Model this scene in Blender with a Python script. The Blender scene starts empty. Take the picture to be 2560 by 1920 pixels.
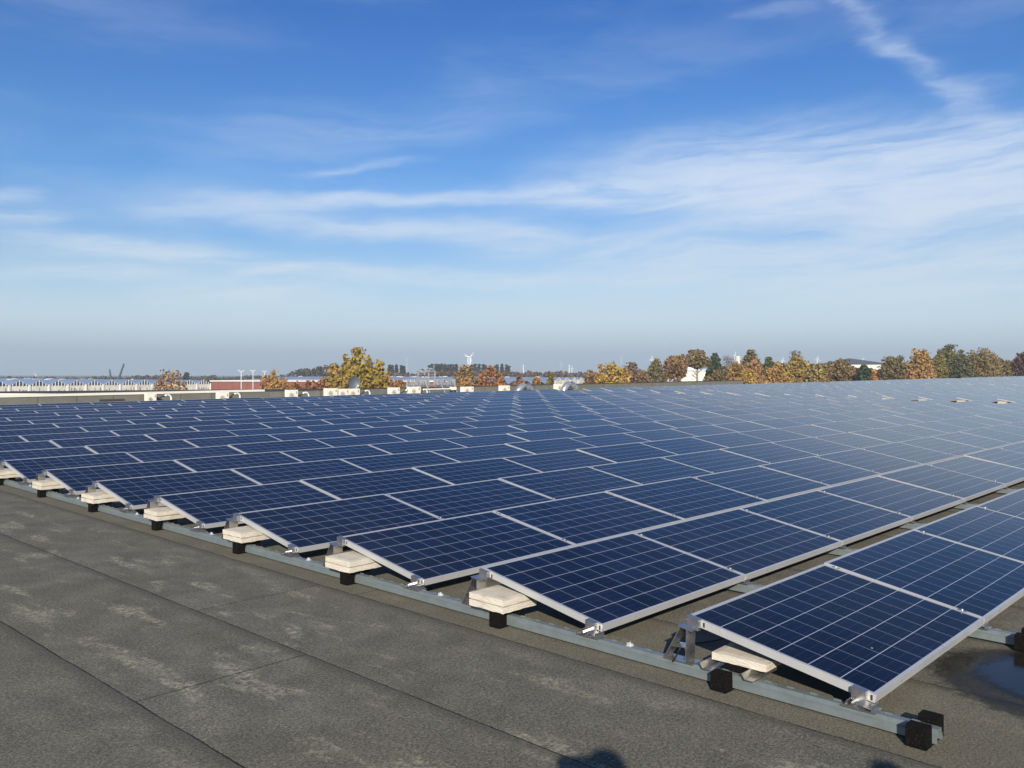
import bpy, bmesh, math, random
from math import radians as R, sin, cos, tan, pi, sqrt, atan2, asin, degrees
from mathutils import Vector as V, Matrix, Euler
import numpy as np

sc = bpy.context.scene
C = sc.collection
rnd = random.Random(7)

# ------------------------------------------------------------------ camera
CX, CY, CZ = -3.99281, -1.49633, 1.60299       # metres, in the frame of the panel field
YAW, ROLL, FPX = 0.817173, 0.0017952, 2205.03  # heading from +Y toward +X, roll, focal length (px of a 2560 frame)
PITCH_FIELD = -0.0208256                       # pitch against the (slightly sloping) roof
PITCH = PITCH_FIELD + 20.0 / 2205.0            # pitch against true level


def axes(pitch):
    f = V((sin(YAW) * cos(pitch), cos(YAW) * cos(pitch), sin(pitch)))
    r = f.cross(V((0, 0, 1))).normalized()
    u = r.cross(f)
    c, s = cos(ROLL), sin(ROLL)
    return f, c * r + s * u, -s * r + c * u


def cam_mat(pitch):
    f, r, u = axes(pitch)
    return Matrix(((r.x, u.x, -f.x, CX), (r.y, u.y, -f.y, CY), (r.z, u.z, -f.z, CZ), (0, 0, 0, 1)))


cam_d = bpy.data.cameras.new('camera')
cam = bpy.data.objects.new('camera', cam_d)
C.objects.link(cam)
cam_d.sensor_width = 36.0
cam_d.lens = FPX / 2560 * 36.0
cam_d.clip_start = 0.02
cam_d.clip_end = 12000
cam.matrix_world = cam_mat(PITCH)
sc.camera = cam
M = cam_mat(PITCH) @ cam_mat(PITCH_FIELD).inverted()     # field frame -> world (a 0.5 degree roof fall)
F, RT, UP = axes(PITCH)
FA, RA, UA = axes(PITCH_FIELD)
EYE = V((CX, CY, CZ))
GROUND = -7.0

# ------------------------------------------------------------------ exposure, sun, sky
sc.view_settings.view_transform = 'Standard'
sc.view_settings.look = 'None'
sc.view_settings.exposure = 0.45
sc.view_settings.gamma = 1.0
sc.render.engine = 'CYCLES'
sc.cycles.max_bounces = 6
sc.cycles.volume_bounces = 0
sc.cycles.transparent_max_bounces = 8
sc.cycles.use_denoising = True

SUN = (M.to_3x3() @ V((-0.701, -0.583, 0.411))).normalized()
sun_d = bpy.data.lights.new('sun', 'SUN')
sun_d.energy = 5.0
sun_d.angle = R(0.53)
sun_d.color = (1.0, 0.915, 0.80)
sun = bpy.data.objects.new('sun', sun_d)
C.objects.link(sun)
sun.rotation_euler = (-SUN).to_track_quat('-Z', 'Y').to_euler()
sun.location = (-20, -20, 30)


class NT:
    """small helper to write node graphs"""
    def __init__(s, tree):
        s.t = tree
        s.n = tree.nodes
        s.l = tree.links

    def node(s, kind, **kw):
        o = s.n.new(kind)
        for k, v in kw.items():
            setattr(o, k, v)
        return o

    def put(s, sock, v):
        if v is None:
            return
        if hasattr(v, 'is_linked') or isinstance(v, bpy.types.NodeSocket):
            s.l.new(v, sock)
        else:
            sock.default_value = v

    def m(s, op, a, b=None, c=None, clamp=False):
        o = s.node('ShaderNodeMath', operation=op, use_clamp=clamp)
        s.put(o.inputs[0], a)
        s.put(o.inputs[1], b)
        if c is not None:
            s.put(o.inputs[2], c)
        return o.outputs[0]

    def vm(s, op, a, b=None):
        o = s.node('ShaderNodeVectorMath', operation=op)
        s.put(o.inputs[0], a)
        if b is not None:
            s.put(o.inputs[1], b)
        return o.outputs['Value'] if op in ('DOT_PRODUCT', 'LENGTH') else o.outputs[0]

    def mix(s, fac, a, b, mode='MIX'):
        o = s.node('ShaderNodeMix', data_type='RGBA', blend_type=mode)
        s.put(o.inputs[0], fac)
        s.put(o.inputs[6], (*a, 1) if isinstance(a, tuple) and len(a) == 3 else a)
        s.put(o.inputs[7], (*b, 1) if isinstance(b, tuple) and len(b) == 3 else b)
        return o.outputs[2]

    def ramp(s, fac, stops, interp='LINEAR'):
        o = s.node('ShaderNodeValToRGB')
        o.color_ramp.interpolation = interp
        e = o.color_ramp.elements
        while len(e) < len(stops):
            e.new(0.5)
        for el, (p, c) in zip(e, stops):
            el.position = p
            el.color = (*c, 1) if len(c) == 3 else c
        s.put(o.inputs[0], fac)
        return o.outputs[0]

    def smooth(s, x, a, b, lo=0.0, hi=1.0):
        o = s.node('ShaderNodeMapRange', interpolation_type='SMOOTHSTEP')
        s.put(o.inputs[0], x)
        o.inputs[1].default_value = a
        o.inputs[2].default_value = b
        o.inputs[3].default_value = lo
        o.inputs[4].default_value = hi
        return o.outputs[0]

    def noise(s, vec, scale, detail=3.0, rough=0.55, dist=0.0, out=0):
        o = s.node('ShaderNodeTexNoise')
        s.put(o.inputs['Vector'], vec)
        o.inputs['Scale'].default_value = scale
        o.inputs['Detail'].default_value = detail
        o.inputs['Roughness'].default_value = rough
        o.inputs['Distortion'].default_value = dist
        return o.outputs[out]

    def xyz(s, x, y, z):
        o = s.node('ShaderNodeCombineXYZ')
        s.put(o.inputs[0], x)
        s.put(o.inputs[1], y)
        s.put(o.inputs[2], z)
        return o.outputs[0]

    def sep(s, v):
        o = s.node('ShaderNodeSeparateXYZ')
        s.put(o.inputs[0], v)
        return o.outputs


def px_dir(x, y):
    return (F + RT * ((x - 1280) / FPX) - UP * ((y - 960) / FPX)).normalized()


def az_el(x, y):
    d = px_dir(x, y)
    return atan2(d.dot(V((cos(YAW), -sin(YAW), 0))), d.dot(V((sin(YAW), cos(YAW), 0)))), asin(d.z)


world = bpy.data.worlds.new('World')
sc.world = world
world.use_nodes = True
world.node_tree.nodes.clear()
w = NT(world.node_tree)
tc = w.node('ShaderNodeTexCoord')
d = w.vm('NORMALIZE', tc.outputs['Generated'])
dx, dy, dz = w.sep(d)[:3]
zc = w.m('MAXIMUM', dz, 0.012)
skyt = w.node('ShaderNodeTexSky', sky_type='NISHITA')
skyt.sun_disc = False
skyt.sun_elevation = asin(SUN.z)
skyt.sun_rotation = atan2(SUN.x, SUN.y)
skyt.altitude = 0
skyt.air_density = 1.0
skyt.dust_density = 0.6
skyt.ozone_density = 3.0
w.l.new(w.xyz(dx, dy, zc), skyt.inputs['Vector'])
base = skyt.outputs[0]
# azimuth (0 = north-east heading of the roof rows) and elevation of the sky direction
az = w.m('ARCTAN2', w.vm('DOT_PRODUCT', d, (cos(YAW), -sin(YAW), 0)), w.vm('DOT_PRODUCT', d, (sin(YAW), cos(YAW), 0)))
el = w.m('ARCSINE', dz)
# stronger blue of a dry autumn sky, pale lilac mist layer low down
tint = w.ramp(w.m('MULTIPLY', el, 1 / 0.90, clamp=True), [
    (0.0, (0.68, 0.72, 0.90)), (0.035, (0.66, 0.75, 0.92)), (0.1, (0.54, 0.78, 1.02)), (0.225, (0.46, 0.80, 1.13)), (0.325, (0.345, 0.71, 1.12)), (0.48, (0.185, 0.54, 1.07)), (1.0, (0.11, 0.27, 0.56))])
base = w.mix(1.0, base, tint, 'MULTIPLY')
# cirrus: streaks laid along the directions they lie in, broken up by stretched noise
wv = w.xyz(w.m('MULTIPLY', az, 3.0), w.m('MULTIPLY', el, 9.0), 0.3)
wn = w.node('ShaderNodeTexNoise')
w.l.new(wv, wn.inputs['Vector'])
wn.inputs['Scale'].default_value = 1.6
wn.inputs['Detail'].default_value = 4
wc = w.vm('SUBTRACT', wn.outputs['Color'], (0.5, 0.5, 0.5))
wx, wy = w.sep(wc)[:2]
az_w = w.m('MULTIPLY_ADD', wx, 0.16, az)
el_w = w.m('MULTIPLY_ADD', wy, 0.045, el)
wn2 = w.node('ShaderNodeTexNoise')
w.l.new(w.xyz(w.m('MULTIPLY', az, 9.0), w.m('MULTIPLY', el, 26.0), 4.1), wn2.inputs['Vector'])
wn2.inputs['Scale'].default_value = 1.5
wn2.inputs['Detail'].default_value = 6
wn2.inputs['Roughness'].default_value = 0.62
wx2, wy2 = w.sep(w.vm('SUBTRACT', wn2.outputs['Color'], (0.5, 0.5, 0.5)))[:2]
az_w = w.m('MULTIPLY_ADD', wx2, 0.055, az_w)
el_w = w.m('MULTIPLY_ADD', wy2, 0.013, el_w)
STREAKS = [  # x0, y0, x1, y1 (photo directions), half thickness, strength
    (780, 422, 1020, 402, 8, .20), (320, 520, 900, 512, 20, .34), (880, 508, 1400, 476, 15, .62), (1350, 480, 1800, 492, 24, .62),
    (700, 556, 1280, 590, 24, .58), (1260, 590, 1800, 640, 38, .62), (70, 604, 560, 640, 22, .85),
    (0, 678, 400, 690, 18, .65), (560, 684, 760, 664, 11, .65), (700, 652, 1280, 690, 22, .55), (1260, 690, 1790, 700, 22, .45),
    (400, 745, 900, 722, 32, .75), (-60, 490, 110, 484, 14, .35), (-60, 545, 150, 538, 15, .40),
    (1550, 455, 2800, 400, 66, .85), (1900, 520, 2800, 500, 50, .75), (1750, 655, 2800, 640, 54, .85), (1700, 570, 2000, 560, 22, .3),
    (2020, -40, 2200, 95, 17, .17), (2130, 55, 2340, 150, 22, .14), (2280, 115, 2390, 240, 24, .16), (2340, 190, 2500, 330, 34, .20),
    (1850, 40, 2010, 24, 8, .10), (560, 320, 1280, 290, 46, .12), (1800, 345, 2700, 320, 45, .36), (1200, 770, 2700, 745, 45, .30)]
total = None
for x0, y0, x1, y1, th, k in STREAKS:
    a0, e0 = az_el(x0, y0)
    a1, e1 = az_el(x1, y1)
    L = sqrt((a1 - a0) ** 2 + (e1 - e0) ** 2)
    ca, sa = (a1 - a0) / L, (e1 - e0) / L
    am, em = (a0 + a1) / 2, (e0 + e1) / 2
    ax = w.m('SUBTRACT', az_w, am)
    ey = w.m('SUBTRACT', el_w, em)
    p = w.m('MULTIPLY_ADD', ax, ca, w.m('MULTIPLY', ey, sa))
    q = w.m('MULTIPLY_ADD', ey, ca, w.m('MULTIPLY', ax, -sa))
    p = w.m('DIVIDE', p, L * 0.56)
    q = w.m('DIVIDE', q, th / FPX * 1.1)
    p2 = w.m('MULTIPLY', p, p)
    g = w.m('EXPONENT', w.m('MULTIPLY', w.m('MULTIPLY_ADD', p2, p2, w.m('MULTIPLY', q, q)), -1.0))
    g = w.m('MULTIPLY', g, k)
    total = g if total is None else w.m('ADD', total, g)
fib = w.noise(w.xyz(w.m('MULTIPLY', az_w, 5.0), w.m('MULTIPLY', w.m('MULTIPLY_ADD', az, -0.06, el_w), 42.0), 1.7), 1.0, 6, 0.62, 0.4)
fib2 = w.noise(w.xyz(w.m('MULTIPLY', az_w, 14.0), w.m('MULTIPLY', w.m('MULTIPLY_ADD', az, -0.05, el_w), 130.0), 7.7), 1.0, 5, 0.65, 0.5)
fib = w.m('MULTIPLY', w.smooth(fib, 0.28, 0.72, 0.25, 1.40), w.smooth(fib2, 0.3, 0.7, 0.84, 1.14))
cl = w.m('MULTIPLY', total, fib)
veil = w.m('MULTIPLY', w.smooth(w.noise(w.xyz(w.m('MULTIPLY', az_w, 2.0), w.m('MULTIPLY', el_w, 9.0), 5.0), 1.0, 5, 0.6), 0.42, 0.8), 0.16)
cl = w.m('ADD', cl, veil)
cl = w.m('SUBTRACT', 1.0, w.m('EXPONENT', w.m('MULTIPLY', cl, -1.65)))
cl = w.m('MULTIPLY', cl, w.smooth(el, 0.02, 0.09))
SKY_K = 0.08
cloud_col = w.mix(w.smooth(el, 0.05, 0.22), (0.50 / SKY_K, 0.575 / SKY_K, 0.65 / SKY_K), (0.52 / SKY_K, 0.60 / SKY_K, 0.71 / SKY_K))
col = w.mix(cl, base, cloud_col)
mist = w.m('MULTIPLY', w.smooth(el, 0.0, 0.17, 1.0, 0.0), 0.88)
mist_col = w.mix(w.smooth(el, 0.0, 0.068), (0.385 / SKY_K, 0.48 / SKY_K, 0.555 / SKY_K), (0.60 / SKY_K, 0.71 / SKY_K, 0.775 / SKY_K))
col = w.mix(mist, col, mist_col)
bg = w.node('ShaderNodeBackground')
w.l.new(col, bg.inputs[0])
bg.inputs[1].default_value = SKY_K
wo = w.node('ShaderNodeOutputWorld')
w.l.new(bg.outputs[0], wo.inputs[0])

# ------------------------------------------------------------------ materials


def material(name):
    mt = bpy.data.materials.new(name)
    mt.use_nodes = True
    t = NT(mt.node_tree)
    b = mt.node_tree.nodes['Principled BSDF']
    return mt, t, b


def plain(name, col, rough=0.6, metal=0.0, var=0.12, scale=6.0, bump=0.0, bscale=60.0, spec=0.5, col2=None):
    mt, t, b = material(name)
    tc = t.node('ShaderNodeTexCoord')
    n = t.noise(tc.outputs['Object'], scale, 5, 0.6)
    a = tuple(c * (1 - var) for c in col)
    c2 = col2 or tuple(min(1, c * (1 + var)) for c in col)
    t.l.new(t.ramp(n, [(0.3, a), (0.7, c2)]), b.inputs['Base Color'])
    rr = t.smooth(t.noise(tc.outputs['Object'], scale * 2.3, 3), 0.3, 0.7, max(0.02, rough - 0.08), min(1, rough + 0.08))
    t.l.new(rr, b.inputs['Roughness'])
    b.inputs['Metallic'].default_value = metal
    b.inputs['Specular IOR Level'].default_value = spec
    if bump:
        bm = t.node('ShaderNodeBump')
        bm.inputs['Strength'].default_value = bump
        bm.inputs['Distance'].default_value = 0.01
        t.l.new(t.noise(tc.outputs['Object'], bscale, 4, 0.65), bm.inputs['Height'])
        t.l.new(bm.outputs[0], b.inputs['Normal'])
    return mt


def pv_glass(name, per_object):
    mt, t, b = material(name)
    uv = t.node('ShaderNodeUVMap').outputs[0]
    u, v = t.sep(uv)[:2]                       # metres on the sheet
    if per_object:
        rn = t.node('ShaderNodeObjectInfo').outputs['Random']
    else:
        rn = t.node('ShaderNodeNewGeometry').outputs['Random Per Island']
    PU, PV, OU, OV = 0.1602, 0.1588, 0.0240, 0.0186
    uu = t.m('DIVIDE', t.m('SUBTRACT', u, OU), PU)
    vv = t.m('DIVIDE', t.m('SUBTRACT', v, OV), PV)
    du = t.m('MULTIPLY', t.m('PINGPONG', uu, 0.5), PU)     # metres to the nearest cell border
    dv = t.m('MULTIPLY', t.m('PINGPONG', vv, 0.5), PV)
    lu = t.smooth(du, 0.0009, 0.0019, 1.0, 0.0)
    lv = t.smooth(dv, 0.0013, 0.0026, 1.0, 0.0)
    bus = t.smooth(t.m('MULTIPLY', t.m('PINGPONG', t.m('ADD', t.m('MULTIPLY', vv, 3.0), 0.5), 0.5), PV / 3), 0.0004, 0.0010, 0.12, 0.0)
    cell = t.node('ShaderNodeTexWhiteNoise', noise_dimensions='3D')
    t.l.new(t.xyz(t.m('FLOOR', uu), t.m('FLOOR', vv), t.m('MULTIPLY', rn, 50.0)), cell.inputs['Vector'])
    cv = t.smooth(cell.outputs[0], 0, 1, 0.62, 1.5)
    vo = t.node('ShaderNodeTexVoronoi')
    t.l.new(t.vm('ADD', uv, t.xyz(t.m('MULTIPLY', rn, 31.0), 0.0, 0.0)), vo.inputs['Vector'])
    vo.inputs['Scale'].default_value = 75
    gr = t.smooth(t.sep(vo.outputs['Color'])[0], 0, 1, 0.86, 1.16)
    ccol = t.mix(rn, (0.0011, 0.0026, 0.0105), (0.0032, 0.0054, 0.0180))
    vs = t.node('ShaderNodeVectorMath', operation='SCALE')
    t.l.new(ccol, vs.inputs[0])
    t.l.new(t.m('MULTIPLY', cv, gr), vs.inputs['Scale'])
    c = t.mix(bus, vs.outputs[0], (0.30, 0.34, 0.42))
    c = t.mix(t.m('MULTIPLY', lu, 0.85), c, (0.34, 0.38, 0.46))
    c = t.mix(t.m('MULTIPLY', lv, 0.9), c, (0.46, 0.50, 0.58))
    # thin dust film and a few droppings
    dn = t.noise(t.vm('ADD', uv, t.xyz(0.0, t.m('MULTIPLY', rn, 17.0), 0.0)), 3.0, 5, 0.65)
    c = t.mix(t.smooth(dn, 0.35, 0.8, 0.0, 0.008), c, (0.42, 0.40, 0.38))
    sp = t.node('ShaderNodeTexVoronoi')
    t.l.new(t.vm('ADD', uv, t.xyz(t.m('MULTIPLY', rn, 91.0), t.m('MULTIPLY', rn, 37.0), 0.0)), sp.inputs['Vector'])
    sp.inputs['Scale'].default_value = 3.4
    sp.inputs['Randomness'].default_value = 1.0
    pick = t.m('GREATER_THAN', t.sep(sp.outputs['Color'])[1], 0.80)
    c = t.mix(t.m('MULTIPLY', pick, t.smooth(sp.outputs['Distance'], 0.012, 0.022, 0.85, 0.0)), c, (0.75, 0.74, 0.70))
    t.l.new(c, b.inputs['Base Color'])
    b.inputs['Roughness'].default_value = 0.13
    b.inputs['IOR'].default_value = 1.22
    b.inputs['Specular IOR Level'].default_value = 0.5
    return mt


def leaf_mat():
    mt, t, b = material('foliage')
    oi = t.node('ShaderNodeObjectInfo')
    ge = t.node('ShaderNodeNewGeometry')
    tc = t.node('ShaderNodeTexCoord')
    rn = ge.outputs['Random Per Island']
    n = t.noise(tc.outputs['Object'], 0.55, 3, 0.6)
    hs = t.node('ShaderNodeHueSaturation')
    t.l.new(t.m('ADD', t.smooth(rn, 0, 1, 0.494, 0.518), t.smooth(n, 0.3, 0.7, -0.016, 0.016)), hs.inputs['Hue'])
    t.l.new(t.smooth(n, 0.25, 0.75, 0.78, 1.0), hs.inputs['Saturation'])
    t.l.new(t.smooth(t.m('FRACT', t.m('MULTIPLY', rn, 7.31)), 0, 1, 0.78, 1.22), hs.inputs['Value'])
    t.l.new(oi.outputs['Color'], hs.inputs['Color'])
    t.l.new(hs.outputs[0], b.inputs['Base Color'])
    b.inputs['Roughness'].default_value = 0.75
    b.inputs['Specular IOR Level'].default_value = 0.2
    tr = t.node('ShaderNodeBsdfTranslucent')
    t.l.new(hs.outputs[0], tr.inputs[0])
    mx = t.node('ShaderNodeMixShader')
    mx.inputs[0].default_value = 0.25
    t.l.new(b.outputs[0], mx.inputs[1])
    t.l.new(tr.outputs[0], mx.inputs[2])
    t.l.new(mx.outputs[0], t.n['Material Output'].inputs[0])
    return mt


SEAM0, STRIP = -0.27, 0.955


def roof_mat():
    mt, t, b = material('bitumen_felt')
    tc = t.node('ShaderNodeTexCoord')
    P = tc.outputs['Object']
    x, y = t.sep(P)[:2]
    wob = t.m('SUBTRACT', t.noise(P, 2.6, 5, 0.65), 0.5)
    fine = t.m('SUBTRACT', t.noise(P, 34.0, 3, 0.7), 0.5)
    xs = t.m('ADD', t.m('MULTIPLY_ADD', wob, 0.026, x), t.m('MULTIPLY', fine, 0.018))
    ss = t.m('DIVIDE', t.m('SUBTRACT', xs, SEAM0), STRIP)
    idx = t.m('FLOOR', ss)
    fr = t.m('SUBTRACT', ss, idx)                          # 0..1 across a strip
    near = t.m('MULTIPLY', t.m('MINIMUM', fr, t.m('SUBTRACT', 1.0, fr)), STRIP)
    seam = t.m('MULTIPLY', t.smooth(near, 0.001, 0.0075, 1.0, 0.0), t.smooth(t.noise(P, 4.0, 4, 0.7), 0.3, 0.6, 0.35, 1.0))
    wn = t.node('ShaderNodeTexWhiteNoise', noise_dimensions='1D')
    t.l.new(idx, wn.inputs['W'])
    # end joints: -0.27..-1.225 at y 3.9, -1.225..-2.18 at y 2.64, others 6 m apart
    ys = t.m('ADD', t.m('MULTIPLY_ADD', wob, 0.03, y), t.m('MULTIPLY', fine, 0.02))
    off = t.m('MULTIPLY', wn.outputs[0], 6.0)
    off = t.mix(t.m('COMPARE', idx, -1.0, 0.1), off, (3.92, 3.92, 3.92))
    off = t.mix(t.m('COMPARE', idx, -2.0, 0.1), off, (2.66, 2.66, 2.66))
    off = t.sep(off)[0]
    jy = t.m('MULTIPLY', t.m('PINGPONG', t.m('SUBTRACT', ys, off), 3.75), 1.0)
    joint = t.smooth(jy, 0.001, 0.0075, 1.0, 0.0)
    lap = t.m('MAXIMUM', seam, t.m('MULTIPLY', joint, 0.85))
    # colours: mineral felt, olive grey with brownish and bluish patches
    n1 = t.noise(P, 0.55, 5, 0.6)
    n2 = t.noise(P, 3.2, 6, 0.68)
    n3 = t.noise(P, 95.0, 3, 0.8)
    n4 = t.noise(P, 17.0, 5, 0.72)
    c = t.ramp(n2, [(0.30, (0.086, 0.083, 0.068)), (0.5, (0.126, 0.121, 0.100)), (0.70, (0.170, 0.161, 0.132))])
    c = t.mix(t.smooth(n1, 0.38, 0.66, 0.0, 0.5), c, (0.118, 0.110, 0.074))
    c = t.mix(t.m('MULTIPLY', wn.outputs[0], 0.25), c, (0.090, 0.090, 0.086))
    n5 = t.noise(P, 1.7, 5, 0.7, 0.5)
    c = t.mix(t.smooth(n5, 0.48, 0.68, 0.0, 0.40), c, (0.088, 0.084, 0.070))
    n6 = t.noise(P, 58.0, 4, 0.8)
    c = t.mix(1.0, c, t.mix(t.smooth(n6, 0.34, 0.66), (0.62, 0.62, 0.62), (1.42, 1.40, 1.34)), 'MULTIPLY')
    stripe0 = t.m('COMPARE', idx, 0.0, 0.1)
    c = t.mix(t.m('MULTIPLY', stripe0, 0.45), c, (0.135, 0.122, 0.078))
    gr = t.mix(t.smooth(n3, 0.25, 0.75), (0.40, 0.40, 0.40), (1.70, 1.70, 1.68))
    c = t.mix(1.0, c, gr, 'MULTIPLY')
    c = t.mix(t.smooth(n4, 0.56, 0.76, 0.0, 0.5), c, (0.26, 0.235, 0.170))
    # single pale grit flecks
    vo = t.node('ShaderNodeTexVoronoi')
    t.l.new(P, vo.inputs['Vector'])
    vo.inputs['Scale'].default_value = 26
    fl = t.m('MULTIPLY', t.m('GREATER_THAN', t.sep(vo.outputs['Color'])[0], 0.80), t.smooth(vo.outputs['Distance'], 0.06, 0.13, 0.8, 0.0))
    c = t.mix(fl, c, (0.36, 0.33, 0.26))
    # scuffed streaks of pale lichen, lengthwise on the second and third strip
    st = t.node('ShaderNodeMapping')
    st.inputs['Scale'].default_value = (3.6, 1.25, 1)
    st.inputs['Rotation'].default_value = (0, 0, R(-14))
    st.inputs['Location'].default_value = (0.3, 0.9, 0)
    t.l.new(P, st.inputs[0])
    l1 = t.smooth(t.noise(st.outputs[0], 1.15, 5, 0.62, 0.3), 0.52, 0.66)
    l2 = t.smooth(t.noise(P, 26.0, 5, 0.8), 0.42, 0.60)
    zone = t.m('MULTIPLY', t.smooth(x, -2.6, -2.0), t.smooth(x, -0.75, -0.30, 1.0, 0.25))
    li = t.m('MULTIPLY', t.m('MULTIPLY', l1, l2), zone)
    c = t.mix(t.m('MULTIPLY', li, 0.62), c, (0.46, 0.43, 0.31))
    # darker band along one edge of each strip, fading inwards
    lapband = t.m('MULTIPLY', t.smooth(t.m('MULTIPLY', t.m('SUBTRACT', 1.0, fr), STRIP), 0.010, 0.11, 0.62, 0.0), t.smooth(n2, 0.3, 0.6, 0.5, 1.0))
    c = t.mix(lapband, c, (0.060, 0.054, 0.044))
    c = t.mix(lap, c, (0.018, 0.016, 0.013))
    # wet patch round the puddle
    px = t.m('SUBTRACT', t.m('MULTIPLY_ADD', wob, 0.25, x), 1.12)
    py = t.m('SUBTRACT', t.m('MULTIPLY_ADD', fine, 0.05, y), -0.62)
    dd = t.m('SQRT', t.m('ADD', t.m('POWER', t.m('DIVIDE', px, 0.62), 2.0), t.m('POWER', t.m('DIVIDE', py, 0.74), 2.0)))
    wet = t.smooth(t.m('MULTIPLY_ADD', t.m('SUBTRACT', n4, 0.5), 0.35, dd), 0.88, 1.06, 1.0, 0.0)
    dk = t.node('ShaderNodeVectorMath', operation='SCALE')
    t.l.new(c, dk.inputs[0])
    dk.inputs['Scale'].default_value = 0.24
    c = t.mix(wet, c, dk.outputs[0])
    t.l.new(c, b.inputs['Base Color'])
    t.l.new(t.smooth(wet, 0, 1, 0.88, 0.60), b.inputs['Roughness'])
    b.inputs['Specular IOR Level'].default_value = 0.3
    h = t.m('ADD', t.m('MULTIPLY', n3, 0.5), t.m('MULTIPLY', n4, 0.7))
    h = t.m('ADD', h, t.m('MULTIPLY', t.m('SUBTRACT', 1.0, lap), 1.6))
    bm = t.node('ShaderNodeBump')
    bm.inputs['Strength'].default_value = 0.55
    bm.inputs['Distance'].default_value = 0.004
    t.l.new(h, bm.inputs['Height'])
    t.l.new(bm.outputs[0], b.inputs['Normal'])
    return mt


MAT = {}
MAT['glass'] = pv_glass('solar_glass', True)
MAT['glass_far'] = pv_glass('solar_glass_far', False)
MAT['leaf'] = leaf_mat()
MAT['roof'] = roof_mat()
MAT['alu'] = plain('anodised_aluminium', (0.52, 0.52, 0.51), 0.34, 0.35, 0.05, 3)
MAT['mill'] = plain('mill_aluminium', (0.50, 0.49, 0.47), 0.30, 0.92, 0.10, 9)
MAT['zinc'] = plain('galvanised_steel', (0.200, 0.235, 0.235), 0.38, 0.40, 0.10, 14)
MAT['bolt'] = plain('bright_zinc', (0.7, 0.72, 0.72), 0.35, 0.5)
MAT['tile'] = plain('concrete_tile', (0.55, 0.472, 0.345), 0.9, 0, 0.14, 11, 0.5, 70)
MAT['wall_felt'] = plain('felt_upstand', (0.150, 0.148, 0.120), 0.9, 0, 0.16, 2.0, 0.3, 30)
MAT['white_cap'] = plain('white_coping', (0.74, 0.70, 0.60), 0.6, 0, 0.06, 2)
MAT['dark_cap'] = plain('dark_coping', (0.045, 0.043, 0.040), 0.7, 0, 0.2, 2)
MAT['cream'] = plain('cream_enamel', (0.80, 0.745, 0.62), 0.45, 0, 0.05, 5)
MAT['grille'] = plain('grille_grey', (0.30, 0.27, 0.22), 0.7, 0, 0.2, 5)
MAT['pvc'] = plain('white_pvc', (0.76, 0.75, 0.69), 0.4, 0, 0.05, 5)
MAT['hose'] = plain('black_hose', (0.02, 0.02, 0.02), 0.6)
MAT['duct'] = plain('spiral_duct', (0.55, 0.57, 0.57), 0.33, 0.75, 0.12, 12)
MAT['dish'] = plain('dish_grey', (0.085, 0.10, 0.115), 0.55, 0, 0.08, 3)
MAT['steel'] = plain('sign_steel', (0.36, 0.38, 0.39), 0.5, 0.25, 0.15, 4)
MAT['brick'] = plain('red_brown_cladding', (0.20, 0.068, 0.048), 0.8, 0, 0.10, 0.6)
MAT['ghwall'] = plain('greenhouse_wall', (0.70, 0.66, 0.56), 0.6, 0, 0.22, 0.9)
MAT['ghpost'] = plain('greenhouse_post', (0.70, 0.69, 0.65), 0.5)
MAT['ghglass'] = plain('greenhouse_glass', (0.20, 0.255, 0.345), 0.22, 0, 0.2, 0.12)
MAT['ghdark'] = plain('greenhouse_inside', (0.085, 0.10, 0.095), 0.8, 0, 0.35, 0.5)
MAT['plaster'] = plain('white_plaster', (0.66, 0.625, 0.53), 0.8, 0, 0.04, 0.4)
MAT['darkroof'] = plain('dark_roof', (0.030, 0.029, 0.028), 0.8, 0, 0.2, 0.4)
MAT['slate'] = plain('slate_roof', (0.085, 0.092, 0.115), 0.8, 0, 0.1, 0.1)
MAT['bark'] = plain('bark', (0.115, 0.092, 0.068), 0.9, 0, 0.3, 3)
MAT['palebark'] = plain('pale_bark', (0.24, 0.21, 0.16), 0.9, 0, 0.3, 3)
MAT['turbine'] = plain('turbine_white', (0.82, 0.82, 0.80), 0.5, 0, 0.02, 0.1)
MAT['crane'] = plain('crane_paint', (0.030, 0.033, 0.045), 0.6)
MAT['cranecab'] = plain('crane_red', (0.20, 0.08, 0.05), 0.6)
MAT['lamp'] = plain('lamp_grey', (0.62, 0.64, 0.64), 0.5)
MAT['field'] = plain('field_grass', (0.075, 0.080, 0.038), 0.95, 0, 0.4, 0.02)
MAT['coat'] = plain('dark_jacket', (0.03, 0.035, 0.05), 0.9)
MAT['trousers'] = plain('jeans', (0.03, 0.04, 0.07), 0.9)
MAT['skin'] = plain('skin', (0.50, 0.32, 0.23), 0.6, 0, 0.03)
MAT['hair'] = plain('hair', (0.03, 0.02, 0.012), 0.8)
MAT['phone'] = plain('phone_black', (0.01, 0.01, 0.012), 0.2)


def rubber_mat():
    mt, t, b = material('recycled_rubber')
    P = t.node('ShaderNodeTexCoord').outputs['Object']
    vo = t.node('ShaderNodeTexVoronoi')
    t.l.new(P, vo.inputs['Vector'])
    vo.inputs['Scale'].default_value = 420
    fl = t.m('MULTIPLY', t.m('GREATER_THAN', t.sep(vo.outputs['Color'])[0], 0.975), 0.22)
    c = t.mix(fl, t.ramp(t.noise(P, 60, 4), [(0.3, (0.003, 0.003, 0.003)), (0.7, (0.007, 0.0065, 0.006))]), (0.20, 0.19, 0.17))
    t.l.new(c, b.inputs['Base Color'])
    b.inputs['Roughness'].default_value = 0.9
    b.inputs['Specular IOR Level'].default_value = 0.1
    bm = t.node('ShaderNodeBump')
    bm.inputs['Strength'].default_value = 0.8
    bm.inputs['Distance'].default_value = 0.004
    t.l.new(t.noise(P, 170, 3, 0.7), bm.inputs['Height'])
    t.l.new(bm.outputs[0], b.inputs['Normal'])
    return mt


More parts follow.
